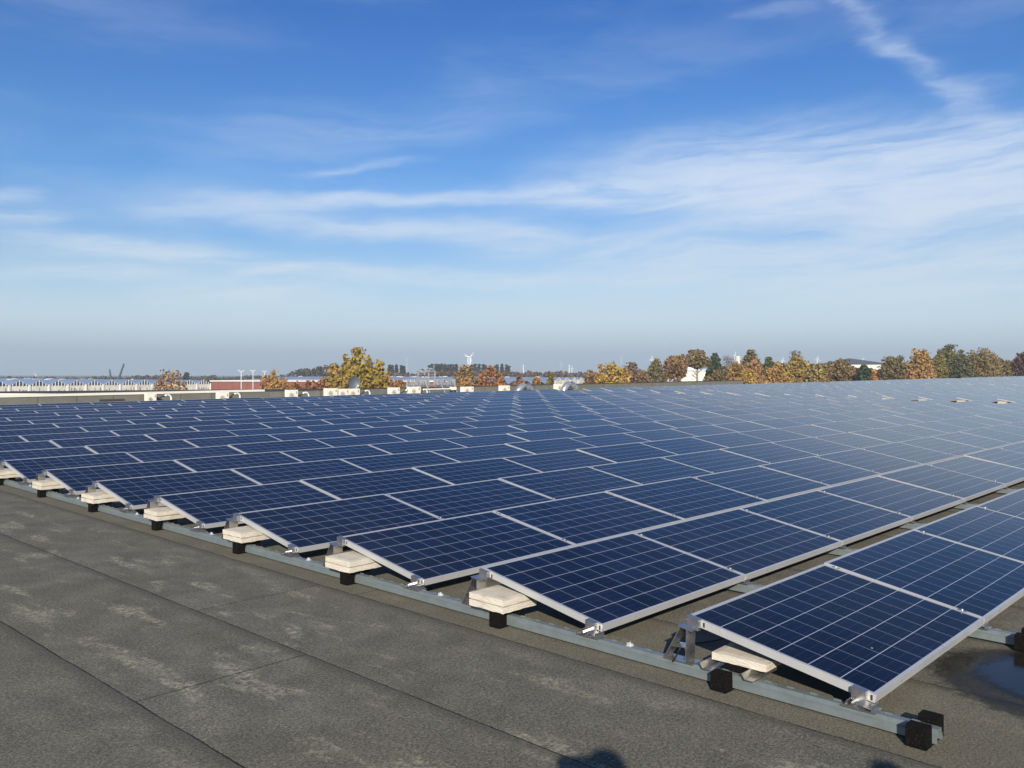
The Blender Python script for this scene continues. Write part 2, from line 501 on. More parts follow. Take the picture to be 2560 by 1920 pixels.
def water_mat():
    mt, t, b = material('puddle_water')
    P = t.node('ShaderNodeTexCoord').outputs['Object']
    b.inputs['Base Color'].default_value = (0.020, 0.018, 0.015, 1)
    b.inputs['Roughness'].default_value = 0.12
    x, y = t.sep(P)[:2]
    n = t.m('SUBTRACT', t.noise(P, 5.0, 5, 0.65), 0.5)
    qx = t.m('DIVIDE', t.m('SUBTRACT', t.m('MULTIPLY_ADD', n, 0.30, x), 1.17), 0.50)
    qy = t.m('DIVIDE', t.m('SUBTRACT', t.m('MULTIPLY_ADD', n, 0.30, y), -0.64), 0.66)
    q = t.m('ADD', t.m('MULTIPLY', qx, qx), t.m('MULTIPLY', qy, qy))
    t.l.new(t.m('MULTIPLY', t.smooth(t.m('MULTIPLY_ADD', t.noise(P, 22.0, 4, 0.7), 0.5, q), 0.75, 1.15, 1.0, 0.0), 0.93), b.inputs['Alpha'])
    b.inputs['IOR'].default_value = 1.25
    bm = t.node('ShaderNodeBump')
    bm.inputs['Strength'].default_value = 0.03
    bm.inputs['Distance'].default_value = 0.01
    t.l.new(t.noise(P, 9, 2), bm.inputs['Height'])
    t.l.new(bm.outputs[0], b.inputs['Normal'])
    return mt


def tile_mat():
    mt, t, b = material('concrete_tile')
    P = t.node('ShaderNodeTexCoord').outputs['Object']
    rn = t.node('ShaderNodeObjectInfo').outputs['Random']
    Q = t.vm('ADD', P, t.xyz(t.m('MULTIPLY', rn, 9.0), t.m('MULTIPLY', rn, 5.0), 0.0))
    c = t.ramp(t.noise(Q, 9.0, 6, 0.68), [(0.28, (0.45, 0.405, 0.325)), (0.5, (0.58, 0.525, 0.43)), (0.75, (0.64, 0.59, 0.49))])
    c = t.mix(t.m('MULTIPLY', rn, 0.28), c, (0.43, 0.395, 0.325))
    c = t.mix(t.smooth(t.noise(Q, 130.0, 3, 0.7), 0.58, 0.74, 0.0, 0.55), c, (0.30, 0.265, 0.205))
    c = t.mix(t.smooth(t.noise(Q, 4.0, 4, 0.6), 0.60, 0.72, 0.0, 0.35), c, (0.33, 0.30, 0.24))
    t.l.new(c, b.inputs['Base Color'])
    b.inputs['Roughness'].default_value = 0.92
    b.inputs['Specular IOR Level'].default_value = 0.2
    bm = t.node('ShaderNodeBump')
    bm.inputs['Strength'].default_value = 0.6
    bm.inputs['Distance'].default_value = 0.004
    t.l.new(t.noise(Q, 85, 5, 0.7), bm.inputs['Height'])
    t.l.new(bm.outputs[0], b.inputs['Normal'])
    return mt


MAT['tile'] = tile_mat()
MAT['rubber'] = rubber_mat()
MAT['water'] = water_mat()

# ------------------------------------------------------------------ geometry helpers


class MB:
    """collects shapes and links them as ONE mesh object"""
    def __init__(s):
        s.v, s.f, s.mi, s.cur = [], [], [], 0

    def add(s, vs, fs):
        o = len(s.v)
        s.v += [tuple(p) for p in vs]
        s.f += [tuple(i + o for i in f) for f in fs]
        s.mi += [s.cur] * len(fs)
        return s

    def box(s, x0, x1, y0, y1, z0, z1, mat=None):
        vs = [V(p) for p in ((x0, y0, z0), (x1, y0, z0), (x1, y1, z0), (x0, y1, z0), (x0, y0, z1), (x1, y0, z1), (x1, y1, z1), (x0, y1, z1))]
        if mat is not None:
            vs = [mat @ p for p in vs]
        return s.add(vs, [(3, 2, 1, 0), (4, 5, 6, 7), (0, 1, 5, 4), (1, 2, 6, 5), (2, 3, 7, 6), (3, 0, 4, 7)])

    def bar(s, a, b, w=0.02, h=None, up=(0, 0, 1)):
        a, b = V(a), V(b)
        h = h or w
        d = (b - a).normalized()
        u = V(up)
        if abs(d.dot(u)) > 0.98:
            u = V((1, 0, 0))
        r = d.cross(u).normalized() * (w / 2)
        u = r.cross(d).normalized() * (h / 2)
        vs = [a - r - u, a + r - u, a + r + u, a - r + u, b - r - u, b + r - u, b + r + u, b - r + u]
        return s.add(vs, [(0, 1, 2, 3), (7, 6, 5, 4), (1, 0, 4, 5), (2, 1, 5, 6), (3, 2, 6, 7), (0, 3, 7, 4)])

    def tube(s, pts, rad, n=10, cap=True):
        pts = [V(p) for p in pts]
        rs = rad if isinstance(rad, (list, tuple)) else [rad] * len(pts)
        rings = []
        ref = None
        for i, p in enumerate(pts):
            d = (pts[min(i + 1, len(pts) - 1)] - pts[max(i - 1, 0)]).normalized()
            if ref is None:
                ref = V((0, 0, 1)) if abs(d.z) < 0.9 else V((1, 0, 0))
            a = d.cross(ref).normalized()
            b = d.cross(a).normalized()
            ref = -b if False else ref
            rings.append([p + (a * cos(2 * pi * k / n) + b * sin(2 * pi * k / n)) * rs[i] for k in range(n)])
        vs = [p for r in rings for p in r]
        fs = []
        for i in range(len(pts) - 1):
            for k in range(n):
                k2 = (k + 1) % n
                fs.append((i * n + k, i * n + k2, (i + 1) * n + k2, (i + 1) * n + k))
        if cap:
            fs.append(tuple(range(n))[::-1])
            fs.append(tuple((len(pts) - 1) * n + k for k in range(n)))
        return s.add(vs, fs)

    def prism(s, poly, axis, a, b):
        """closed 2-D polygon extruded along an axis: 'x' takes (y,z), 'y' takes (x,z), 'z' takes (x,y)"""
        def mk(p, t):
            return {'x': (t, p[0], p[1]), 'y': (p[0], t, p[1]), 'z': (p[0], p[1], t)}[axis]
        n = len(poly)
        vs = [mk(p, a) for p in poly] + [mk(p, b) for p in poly]
        fs = [tuple(range(n)), tuple(range(2 * n - 1, n - 1, -1))]
        fs += [(i, n + i, n + (i + 1) % n, (i + 1) % n) for i in range(n)]
        return s.add(vs, fs)

    def build(s, name, mats, parent=None, mat=None, smooth=False, at=None, recalc=True):
        me = bpy.data.meshes.new(name)
        me.from_pydata(s.v, [], s.f)
        mats = mats if isinstance(mats, (list, tuple)) else [mats]
        for m_ in mats:
            me.materials.append(MAT[m_])
        me.polygons.foreach_set('material_index', s.mi)
        if smooth:
            me.polygons.foreach_set('use_smooth', [True] * len(s.f))
        if recalc:
            bm = bmesh.new()
            bm.from_mesh(me)
            bmesh.ops.recalc_face_normals(bm, faces=bm.faces)
            bm.to_mesh(me)
            bm.free()
        me.update()
        o = bpy.data.objects.new(name, me)
        C.objects.link(o)
        if parent:
            o.parent = parent
        elif mat is not None:
            o.matrix_world = mat
        elif at is not None:
            o.location = at
        return o


def tag(o, label=None, cat=None, group=None, kind=None):
    if label:
        o['label'] = label
    if cat:
        o['category'] = cat
    if group:
        o['group'] = group
    if kind:
        o['kind'] = kind
    return o


def thing(name, label, cat, mat=None, group=None, at=None):
    o = bpy.data.objects.new(name, None)
    o.empty_display_size = 0.1
    C.objects.link(o)
    if mat is not None:
        o.matrix_world = mat
    elif at is not None:
        o.location = at
    return tag(o, label, cat, group)


KIDS = {}


def copy_tree(src, mat, label, group=None, name=None):
    """a copy of a thing with copies of its parts (mesh data shared)"""
    r = src.copy()
    C.objects.link(r)
    r.matrix_world = mat
    r['label'] = label
    if group:
        r['group'] = group
    for ch in KIDS[src.name]:
        c = ch.copy()
        C.objects.link(c)
        c.parent = r
        for g in KIDS.get(ch.name, ()):
            e = g.copy()
            C.objects.link(e)
            e.parent = c
    return r


def T(x, y, z):
    return Matrix.Translation((x, y, z))


def field(x, y, z=0.0, rz=0.0):
    return M @ T(x, y, z) @ Matrix.Rotation(rz, 4, 'Z')


def fray(x, y):
    return FA + RA * ((x - 1280) / FPX) - UA * ((y - 960) / FPX)


def on_y(x, y, Y):
    """field point where the sight line through photo pixel (x, y) meets the upright plane at Y"""
    dr = fray(x, y)
    t = (Y - CY) / dr.y
    return V((CX + dr.x * t, Y, CZ + dr.z * t))


def far(x, y, D):
    """world point at depth D seen in the direction of photo pixel (x, y)"""
    dr = F + RT * ((x - 1280) / FPX) - UP * ((y - 960) / FPX)
    return EYE + dr * D


def fproj(p):
    dd = V(p) - EYE
    z = dd.dot(FA)
    if z < 0.05:
        return None
    return (1280 + FPX * dd.dot(RA) / z, 960 - FPX * dd.dot(UA) / z)


ORD = ['zeroth', 'first', 'second', 'third', 'fourth', 'fifth', 'sixth', 'seventh', 'eighth', 'ninth', 'tenth', 'eleventh', 'twelfth',
       'thirteenth', 'fourteenth', 'fifteenth', 'sixteenth', 'seventeenth', 'eighteenth', 'nineteenth', 'twentieth']
ORD += ['twenty-' + x for x in ORD[1:10]] + ['thirtieth'] + ['thirty-' + x for x in ORD[1:10]] + ['fortieth'] + ['forty-' + x for x in ORD[1:10]] + ['fiftieth'] + ['fifty-' + x for x in ORD[1:10]] + ['sixtieth'] + ['sixty-' + x for x in ORD[1:10]]

# ------------------------------------------------------------------ the roof and the ground
roof = MB().box(-45, 150, -30, 31.55, -8.9, 0).build('flat_roof', 'roof', mat=M.copy())
tag(roof, kind='structure')
gm = MB()
n = 64
gm.add([(0, 0, 0)] + [(3000 * cos(2 * pi * k / n), 3000 * sin(2 * pi * k / n), 0) for k in range(n)], [(0, k + 1, (k + 1) % n + 1) for k in range(n)])
tag(gm.build('ground', 'field', at=(0, 0, GROUND)), kind='structure')

# puddle on the roof beside the front corner
pr = random.Random(5)
ctl = [(0.74, 0.0), (0.70, -0.2), (0.67, -0.45), (0.62, -0.9), (0.9, -1.35), (1.45, -1.35), (1.72, -0.9), (1.64, -0.45), (1.56, -0.22), (1.34, -0.07), (1.12, 0.03), (0.9, 0.06)]
pts = []
for k in range(len(ctl)):
    p_ = [V((*ctl[(k + q) % len(ctl)], 0)) for q in (-1, 0, 1, 2)]
    for q in range(4):
        u = q / 4
        pt = 0.5 * (2 * p_[1] + (p_[2] - p_[0]) * u + (2 * p_[0] - 5 * p_[1] + 4 * p_[2] - p_[3]) * u * u + (3 * p_[1] - p_[0] - 3 * p_[2] + p_[3]) * u ** 3)
        pts.append((pt.x + pr.uniform(-0.012, 0.012), pt.y + pr.uniform(-0.012, 0.012)))
pm = MB().add([(x, y, 0) for x, y in pts], [tuple(range(48))])
tag(pm.build('puddle', 'water', mat=M @ T(0, 0, 0.004)), kind='structure')

# ------------------------------------------------------------------ solar panels
PL, PW, TH = 1.65, 0.99, 0.1756346
STEP, ROWP, ZLOW = 1.665, 1.5385797, 0.125
NROW = 20
BLOCKS = [(0.0, 20), (35.75, 19), (69.6, 20), (105.3, 18)]
FT, FW = 0.040, 0.015


def frame_mb(mb, mat=None):
    mb.box(0, PL, 0, FW, -FT, 0, mat)
    mb.box(0, PL, PW - FW, PW, -FT, 0, mat)
    mb.box(0, FW, FW, PW - FW, -FT, 0, mat)
    mb.box(PL - FW, PL, FW, PW - FW, -FT, 0, mat)


def add_uv(me, tops):
    """metres on the sheet as UV for the top faces"""
    uvl = me.uv_layers.new(name='UVMap')
    co = {0: (FW, FW), 1: (PL - FW, FW), 2: (PL - FW, PW - FW), 3: (FW, PW - FW)}
    for pl in me.polygons:
        for li in pl.loop_indices:
            uvl.data[li].uv = co[me.loops[li].vertex_index % 4]


panel0 = thing('solar_panel', '', 'solar panel')
fm = MB()
frame_mb(fm)
p_frame = fm.build('frame', 'alu', panel0)
gl = MB().box(FW, PL - FW, FW, PW - FW, -0.008, -0.0025)
p_glass = gl.build('glass_sheet', 'glass', panel0, recalc=False)
add_uv(p_glass.data, None)
KIDS[panel0.name] = [p_frame, p_glass]
p_clamps = []
for s_ in (0.10, 0.88):     # mid clamps in the gap to the next panel
    cm = MB().box(PL - 0.006, PL + 0.021, s_, s_ + 0.05, 0.0005, 0.004)
    cl_ = cm.build('clamp', 'mill')
    bo_ = MB().tube([(PL + 0.0075, s_ + 0.025, 0.004), (PL + 0.0075, s_ + 0.025, 0.010)], 0.006, 8).build('bolt_head', 'bolt', cl_)
    p_clamps.append((cl_, bo_))


def clip_area(poly):
    for ax, lim, sg in ((0, 0, 1), (0, 2560, -1), (1, 0, 1), (1, 1920, -1)):
        out = []
        for i in range(len(poly)):
            a, b = poly[i], poly[(i + 1) % len(poly)]
            ina, inb = (a[ax] - lim) * sg >= 0, (b[ax] - lim) * sg >= 0
            if ina:
                out.append(a)
            if ina != inb:
                t = (lim - a[ax]) / (b[ax] - a[ax])
                out.append((a[0] + (b[0] - a[0]) * t, a[1] + (b[1] - a[1]) * t))
        poly = out
        if len(poly) < 3:
            return 0.0
    return abs(sum(poly[i][0] * poly[(i + 1) % len(poly)][1] - poly[(i + 1) % len(poly)][0] * poly[i][1] for i in range(len(poly)))) / 2


cells = []
for r in range(NROW):
    for bi, (x0, nk) in enumerate(BLOCKS):
        for k in range(nk):
            x, y = x0 + k * STEP, r * ROWP
            q = []
            for a, s_ in ((0, 0), (PL, 0), (PL, PW), (0, PW)):
                q.append(fproj((x + a, y + s_ * cos(TH), ZLOW + s_ * sin(TH))))
            area = 0 if any(p is None for p in q) else clip_area(q)
            cells.append([area, r, bi, k, x, y])
seen = [c for c in cells if c[0] > 0]
best = set((c[1], c[2], c[3]) for c in sorted(seen, reverse=True)[:296])
count = {}
far_mb = MB()
far_uv = []
first = True
for area, r, bi, k, x, y in sorted(cells, key=lambda c: (c[1], c[4])):
    if area <= 0 and not (bi == 0 and k < 21 and r < 3 and x < 12):
        if x < 16:      # beside or behind the frame on the left
            pass
    jx, jy = rnd.gauss(0, 0.0050), rnd.gauss(0, 0.0008)
    mat = T(x, y, ZLOW + rnd.uniform(-0.002, 0.002)) @ Euler((TH + jx, jy, 0)).to_matrix().to_4x4()
    if area > 0:
        count[r] = count.get(r, 0) + 1
    if (r, bi, k) in best:
        if bi == 0 and k == 0:
            rowtxt = 'front row' if r == 0 else ORD[r + 1] + ' row from the front'
            lab = 'dark blue solar panel at the bare near end of the ' + rowtxt
        else:
            rowtxt = 'front row' if r == 0 else ORD[r + 1] + ' row from the front'
            if r < 8 and bi == 0:
                lab = "blue solar panel, %s, %s from that row's near end" % (rowtxt, ORD[k + 1])
            else:
                lab = 'blue solar panel, %s, %s in view from the left' % (rowtxt, ORD[count[r]])
        if first:
            panel0.matrix_world = M @ mat
            tag(panel0, lab, group='solar panels in long tilted rows')
            o = panel0
            first = False
        else:
            o = copy_tree(panel0, M @ mat, lab, 'solar panels in long tilted rows')
        if r < 4 and bi == 0 and k < 8:
            for cl_, bo_ in p_clamps:
                if cl_.parent is None:
                    cl_.parent = o
                else:
                    c = cl_.copy()
                    C.objects.link(c)
                    c.parent = o
                    e = bo_.copy()
                    C.objects.link(e)
                    e.parent = c
    else:
        far_mb.cur = 0
        far_mb.box(FW, PL - FW, FW, PW - FW, -0.008, -0.0025, mat)
        far_mb.cur = 1
        frame_mb(far_mb, mat)
fo = far_mb.build('solar_array', ['glass_far', 'alu'], mat=M.copy(), recalc=False)
add_uv(fo.data, None)
tag(fo, 'rest of the blue solar panel field reaching to the far roof edge', 'solar panels', kind='stuff')

# ------------------------------------------------------------------ rails with feet


def z_top(s_y):
    return ZLOW + s_y * tan(TH)


def z_under(s_y):
    return z_top(s_y) - FT / cos(TH) - 0.001


RAILP = [(-0.036, 0.012), (-0.034, 0.044), (-0.022, 0.051), (-0.020, 0.0695), (0.020, 0.0695), (0.022, 0.051), (0.034, 0.044), (0.036, 0.012),
         (0.0335, 0.012), (0.0315, 0.042), (0.0195, 0.049), (0.0175, 0.067), (-0.0175, 0.067), (-0.0195, 0.049), (-0.0315, 0.042), (-0.0335, 0.012)]


def low_foot(x0, x1, y):
    m_ = MB()
    m_.box(x0, x1, y - 0.032, y + 0.125, 0.0705, 0.0740)
    m_.prism([(y + 0.108, 0.074), (y + 0.112, 0.074), (y + 0.100, z_under(0.1)), (y + 0.096, z_under(0.096))], 'x', x0, x1)
    m_.prism([(y + 0.066, 0.074), (y + 0.070, 0.074), (y + 0.082, z_under(0.08)), (y + 0.078, z_under(0.078))], 'x', x0, x1)
    m_.prism([(y - 0.013, 0.074), (y - 0.009, 0.074), (y - 0.009, 0.098), (y - 0.013, 0.098)], 'x', x0, x1)
    m_.prism([(y - 0.009, 0.0830), (y + 0.062, 0.0905), (y + 0.062, z_under(0.062)), (y + 0.0, z_under(0.0))], 'x', x0 + 0.004, x1 - 0.004)
    return m_


def rear_leg(x0, x1, y):
    m_ = MB()
    m_.box(x0, x1, y + 0.895, y + 1.075, 0.0705, 0.0740)
    zt = z_under(0.93)
    m_.prism([(y + 1.066, 0.074), (y + 1.071, 0.074), (y + 0.975, zt + 0.004), (y + 0.970, zt + 0.004)], 'x', x0, x1)
    m_.prism([(y + 0.936, 0.074), (y + 0.941, 0.074), (y + 0.936, zt), (y + 0.931, zt)], 'x', x0, x1)
    m_.prism([(y + 0.941, 0.150), (y + 1.028, 0.142), (y + 1.026, 0.145), (y + 0.941, 0.153)], 'x', x0, x1)
    m_.prism([(y + 0.905, z_under(0.905) - 0.004), (y + 0.990, z_under(0.985) - 0.004), (y + 0.990, z_under(0.985)), (y + 0.905, z_under(0.905))], 'x', x0, x1)
    return m_


def end_clamp(y0, s0, s1):
    """folded clamp plate that grips the open end of a panel frame"""
    m_ = MB()
    for a, b in ((s0, s1),):
        ya, yb = a * cos(TH), b * cos(TH)
        m_.prism([(y0 + ya, z_under(ya) - 0.012), (y0 + yb, z_under(yb) - 0.012), (y0 + yb, z_top(yb) + 0.003), (y0 + ya, z_top(ya) + 0.003)], 'x', -0.030, -0.0015)
        m_.prism([(y0 + ya, z_top(ya) + 0.0005), (y0 + yb, z_top(yb) + 0.0005), (y0 + yb, z_top(yb) + 0.0035), (y0 + ya, z_top(ya) + 0.0035)], 'x', -0.0014, 0.009)
    return m_


def clip(y, xc):
    m_ = MB()
    m_.box(xc - 0.016, xc + 0.016, y - 0.016, y + 0.016, 0.0700, 0.0745)
    m_.tube([(xc, y, 0.0745), (xc, y, 0.092)], 0.005, 8)
    m_.box(xc - 0.003, xc + 0.003, y - 0.020, y - 0.007, 0.0745, 0.086)
    m_.box(xc - 0.003, xc + 0.003, y + 0.007, y + 0.020, 0.0745, 0.086)
    return m_


RAILX = [-0.05] + [k * STEP - 0.0075 for k in range(1, 9)]
for k, xc in enumerate(RAILX):
    lab = 'galvanised steel rail under the near ends of all panel rows' if k == 0 else \
        'galvanised steel rail under the %s gap between panels of the front row' % ORD[k]
    rt = thing('mounting_rail', lab, 'mounting rail', field(0, 0), 'galvanised rails under the panels')
    rm = MB().prism([(x + xc, z) for x, z in RAILP], 'y', -0.285, 30.6 if k == 0 else 9.0)
    for j in range(110 if k == 0 else 20):
        y = -0.2 + j * 0.115
        rm.box(xc + 0.010, xc + 0.018, y, y + 0.034, 0.0693, 0.0745)
    rm.build('rail_profile', 'zinc', rt)
    for r in range(NROW if k == 0 else 4):
        y = r * ROWP
        x0, x1 = (-0.088, -0.004) if k == 0 else (xc - 0.036, xc + 0.036)
        low_foot(x0, x1, y).build('front_foot', 'mill', rt)
        rear_leg(x0, x1, y).build('rear_support', 'mill', rt)
        if k == 0:
            if r < 12:
                end_clamp(y, 0.040, 0.105).build('end_clamp', 'mill', rt)
                end_clamp(y, 0.915, 0.985).build('end_clamp', 'mill', rt)
                for s_ in (0.022, 0.898):       # keyhole slot in the open end of the frame
                    ys_ = y + s_ * cos(TH)
                    zc_ = (z_top(s_ * cos(TH)) + z_under(s_ * cos(TH))) / 2
                    MB().box(-0.0022, -0.0004, ys_ - 0.005, ys_ + 0.005, zc_ - 0.012, zc_ + 0.012).build('frame_slot', 'hose', rt)
            if r < 8:
                clip(y - 0.225, xc).build('clip_bolt', 'bolt', rt) if r else None
                for yy in ((0.80, 0.565) if r == 0 else ()):
                    b_ = MB()
                    b_.prism([(y + yy + 0.030, 0.0745), (y + yy - 0.012, 0.0745), (y + yy - 0.014, 0.0715), (y + yy + 0.030, 0.0705)], 'x', -0.10, 0.16)
                    b_.prism([(y + yy + 0.030, 0.071), (y + yy + 0.034, 0.071), (y + yy + 0.052, 0.098), (y + yy + 0.048, 0.098)], 'x', -0.10, 0.16)
                    b_.build('tile_bracket', 'mill', rt)

# black leads lying between the first rows
for i, (cx_, cy_, lab) in enumerate(((1.60, 1.16, 'black cable loop on the roof beside the second rail, behind the front row'), (4.95, 1.14, 'black cable loop on the roof behind the third panel of the front row'),
                                     (0.30, 1.05, 'thin black cable hanging behind the high edge of the front corner panel'))):
    pts_ = [V((cx_ - 0.55, cy_ - 0.18, 0.20)), V((cx_ - 0.38, cy_ - 0.03, 0.06)), V((cx_ - 0.20, cy_ + 0.10, 0.012)), V((cx_ + 0.02, cy_ + 0.16, 0.012)), V((cx_ + 0.20, cy_ + 0.07, 0.014)), V((cx_ + 0.33, cy_ - 0.06, 0.07)), V((cx_ + 0.42, cy_ - 0.20, 0.20))]
    dn_ = []
    for a_ in range(len(pts_) - 1):
        p0_, p1_, p2_, p3_ = pts_[max(a_ - 1, 0)], pts_[a_], pts_[a_ + 1], pts_[min(a_ + 2, len(pts_) - 1)]
        for q in range(5):
            u = q / 5
            dn_.append(0.5 * (2 * p1_ + (p2_ - p0_) * u + (2 * p0_ - 5 * p1_ + 4 * p2_ - p3_) * u * u + (3 * p1_ - p0_ - 3 * p2_ + p3_) * u ** 3))
    tag(MB().tube(dn_, 0.0042, 6).build('cable', 'hose', mat=M.copy(), smooth=True), lab, 'cable', 'black cables under the panels')

# ------------------------------------------------------------------ rubber pads and ballast tiles
pad_mesh = None


def rubber_pad(x, y, label):
    global pad_mesh
    if pad_mesh is None:
        m_ = MB().prism([(-0.110, 0.0), (0.110, 0.0), (0.110, 0.094), (0.044, 0.094), (0.040, 0.0105), (-0.040, 0.0105), (-0.044, 0.094), (-0.110, 0.094)], 'y', 0, 0.088)
        o = m_.build('rubber_pad', 'rubber', mat=field(x, y))
        bv = o.modifiers.new('bevel', 'BEVEL')
        bv.width = 0.004
        bv.segments = 2
        pad_mesh = o
    else:
        o = pad_mesh.copy()
        C.objects.link(o)
        o.matrix_world = field(x, y)
    return tag(o, label, 'rubber pad', 'black rubber pads under the rails')


rubber_pad(-0.05, -0.268, 'black rubber pad holding the open end of the near rail')
rubber_pad(STEP - 0.0075, -0.268, 'black rubber pad standing in the puddle under the second rail end')
for r in range(9):
    nm = 'front row' if r == 0 else ORD[r + 1] + ' row from the front'
    rubber_pad(-0.05, r * ROWP + 0.665, 'black rubber pad under the ballast tile of the ' + nm)


def tile_mesh(seed):
    tr = random.Random(seed)
    bm = bmesh.new()
    bmesh.ops.create_cube(bm, size=1.0)
    bmesh.ops.subdivide_edges(bm, edges=bm.edges[:], cuts=9, use_grid_fill=True)
    for v in bm.verts:
        x, y, z = v.co.x * 0.30, v.co.y * 0.30, (v.co.z + 0.5) * 0.0425
        e = max(abs(x), abs(y)) > 0.149
        if z > 0.04 and e:      # worn arris on top
            x *= 0.978
            y *= 0.978
            z -= 0.003 + tr.uniform(0, 0.002)
        elif e:
            x += tr.uniform(-0.0012, 0.0012)
            y += tr.uniform(-0.0012, 0.0012)
            if z < 0.002:
                z -= tr.uniform(-0.003, 0.001)
        if z > 0.04 and not e:
            z += tr.uniform(-0.0006, 0.0006)
        v.co = (x, y, z)
    me = bpy.data.meshes.new('ballast_tile')
    bm.to_mesh(me)
    bm.free()
    me.materials.append(MAT['tile'])
    return me


TM = [tile_mesh(i) for i in range(4)]


def tile(x, y, z, rz, label, group, i):
    o = bpy.data.objects.new('ballast_tile', TM[i % 4])
    C.objects.link(o)
    o.matrix_world = field(x, y, z, rz)
    return tag(o, label, 'concrete tile', group)


tile(0.145, 0.685, 0.0985, 0.02, 'single beige concrete tile lying low under the front corner panel', 'beige ballast tiles at the row ends', 0)
for r in range(1, 9):
    nm = ORD[r + 1] + ' row from the front'
    x, y = -0.012 + rnd.uniform(-0.012, 0.012), r * ROWP + 0.772 + rnd.uniform(-0.01, 0.01)
    rz = rnd.uniform(-0.03, 0.03)
    tile(x, y, 0.0985, rz, 'lower beige concrete tile in the stack at the near end, ' + nm, 'beige ballast tiles at the row ends', r)
    tile(x + rnd.uniform(-0.004, 0.004), y + rnd.uniform(-0.004, 0.004), 0.1425, rz + rnd.uniform(-0.012, 0.012), 'upper beige concrete tile in the stack at the near end, ' + nm, 'beige ballast tiles at the row ends', r + 2)
for r in range(0, 16):
    x0 = BLOCKS[1][0]
    p = fproj((x0, r * ROWP + 0.8, 0.1))
    if p and p[0] < 2600:
        for q, nm in enumerate(('lower', 'upper')):
            tile(x0 - 0.02, r * ROWP + 0.77, 0.0985 + 0.044 * q, 0.01 * q, '%s pale tile at the far block past the roof aisle, %s row from the front' % (nm, ORD[r + 1]), 'pale tiles along the roof aisle', r + q)

# ------------------------------------------------------------------ parapet at the far edge
PY = 31.6
par = thing('parapet_wall', 'low grey felt covered roof parapet behind the whole panel field', 'wall', field(0, 0))
ZP = 0.49
MB().box(-40, 57, PY, PY + 0.25, -1.0, ZP).build('wall_face', 'wall_felt', par)
MB().box(-40, 16.0, PY - 0.03, PY + 0.30, ZP + 0.002, ZP + 0.085).build('white_coping', 'white_cap', par)
MB().box(16.0, 57, PY - 0.012, PY + 0.27, ZP + 0.002, ZP + 0.040).build('dark_coping', 'dark_cap', par)
jm = MB()
for k in range(40):
    jm.box(-2 + k * 1.3, -1.985 + k * 1.3, PY - 0.006, PY, 0.0, ZP - 0.01)
jm.build('wall_seam', 'dark_cap', par)
MB().box(9.2, 10.1, PY - 0.02, PY - 0.001, 0.27, 0.34).build('drain_slot', 'dark_cap', par)
MB().box(57, 150, PY, PY + 0.2, -1.0, 0.2).build('low_wall', 'wall_felt', par)

# ------------------------------------------------------------------ air conditioners along the parapet
AC = [  # photo x0, x1, top y, label, depth Y
    (369, 391, 983, 'cream air conditioner standing alone, leftmost at the far parapet', 31.1),
    (548, 572.6, 981, 'cream air conditioner, second from the left at the far parapet', 31.1),
    (721, 745, 975, 'cream air conditioner before the ochre bushes left of the big tree', 31.1),
    (818, 844, 971, 'cream air conditioner, leftmost and tallest of the three below the dish', 31.1),
    (849, 872, 972.5, 'cream air conditioner in the middle of the three below the dish', 31.1),
    (874, 899.5, 972, 'cream air conditioner directly under the satellite dish', 31.1),
    (978, 999.5, 969, 'cream air conditioner just left of the white bent pipe near the sign', 31.1),
    (1026, 1052, 967, 'large cream air conditioner at the left foot of the sign frame', 31.1),
    (1160, 1184, 967, 'cream air conditioner with a dark round fan, right of the sign', 31.1),
    (1255.6, 1275, 964, 'cream air conditioner left of the first silver duct', 31.1),
    (1393, 1412, 960, 'cream air conditioner half hidden behind the second silver duct', 31.3)]
for i, (x0, x1, yt, lab, Y) in enumerate(AC):
    a, b = on_y(x0, yt, Y), on_y(x1, yt, Y)
    wd, zt = b.x - a.x, a.z
    t_ = thing('air_conditioner', lab, 'air conditioner', field(a.x, Y), 'air conditioners along the parapet')
    MB().box(0, wd, 0, 0.28, 0.06, zt).build('casing', 'cream', t_)
    fb = MB()
    cx, cz, rr = wd * 0.33, zt - 0.23, min(wd, 0.5) * 0.24
    ring = 16
    for q in range(3):
        r0, r1 = rr * (0.30 + 0.24 * q), rr * (0.42 + 0.24 * q)
        vs = []
        for k in range(ring):
            c_, s_ = cos(2 * pi * k / ring), sin(2 * pi * k / ring)
            vs += [(cx + r0 * c_, -0.006, cz + r0 * s_), (cx + r1 * c_, -0.006, cz + r1 * s_)]
        fb.add(vs, [(2 * k, 2 * k + 1, (2 * k + 3) % (2 * ring), (2 * k + 2) % (2 * ring)) for k in range(ring)])
    fb.box(cx - rr, cx + rr, -0.010, -0.004, cz - 0.006, cz + 0.006)
    fb.box(cx - 0.006, cx + 0.006, -0.010, -0.004, cz - rr, cz + rr)
    fb.build('fan_grille', 'grille', t_)
    hb = MB().box(wd * 0.80, wd * 0.88, -0.012, -0.003, zt - 0.16, zt - 0.06)
    hb.build('service_panel', 'grille', t_)
    fe = MB()
    for fx in (0.03, wd - 0.08):
        fe.box(fx, fx + 0.05, -0.03, 0.31, 0.0, 0.06)
    fe.build('foot_rail', 'zinc', t_)

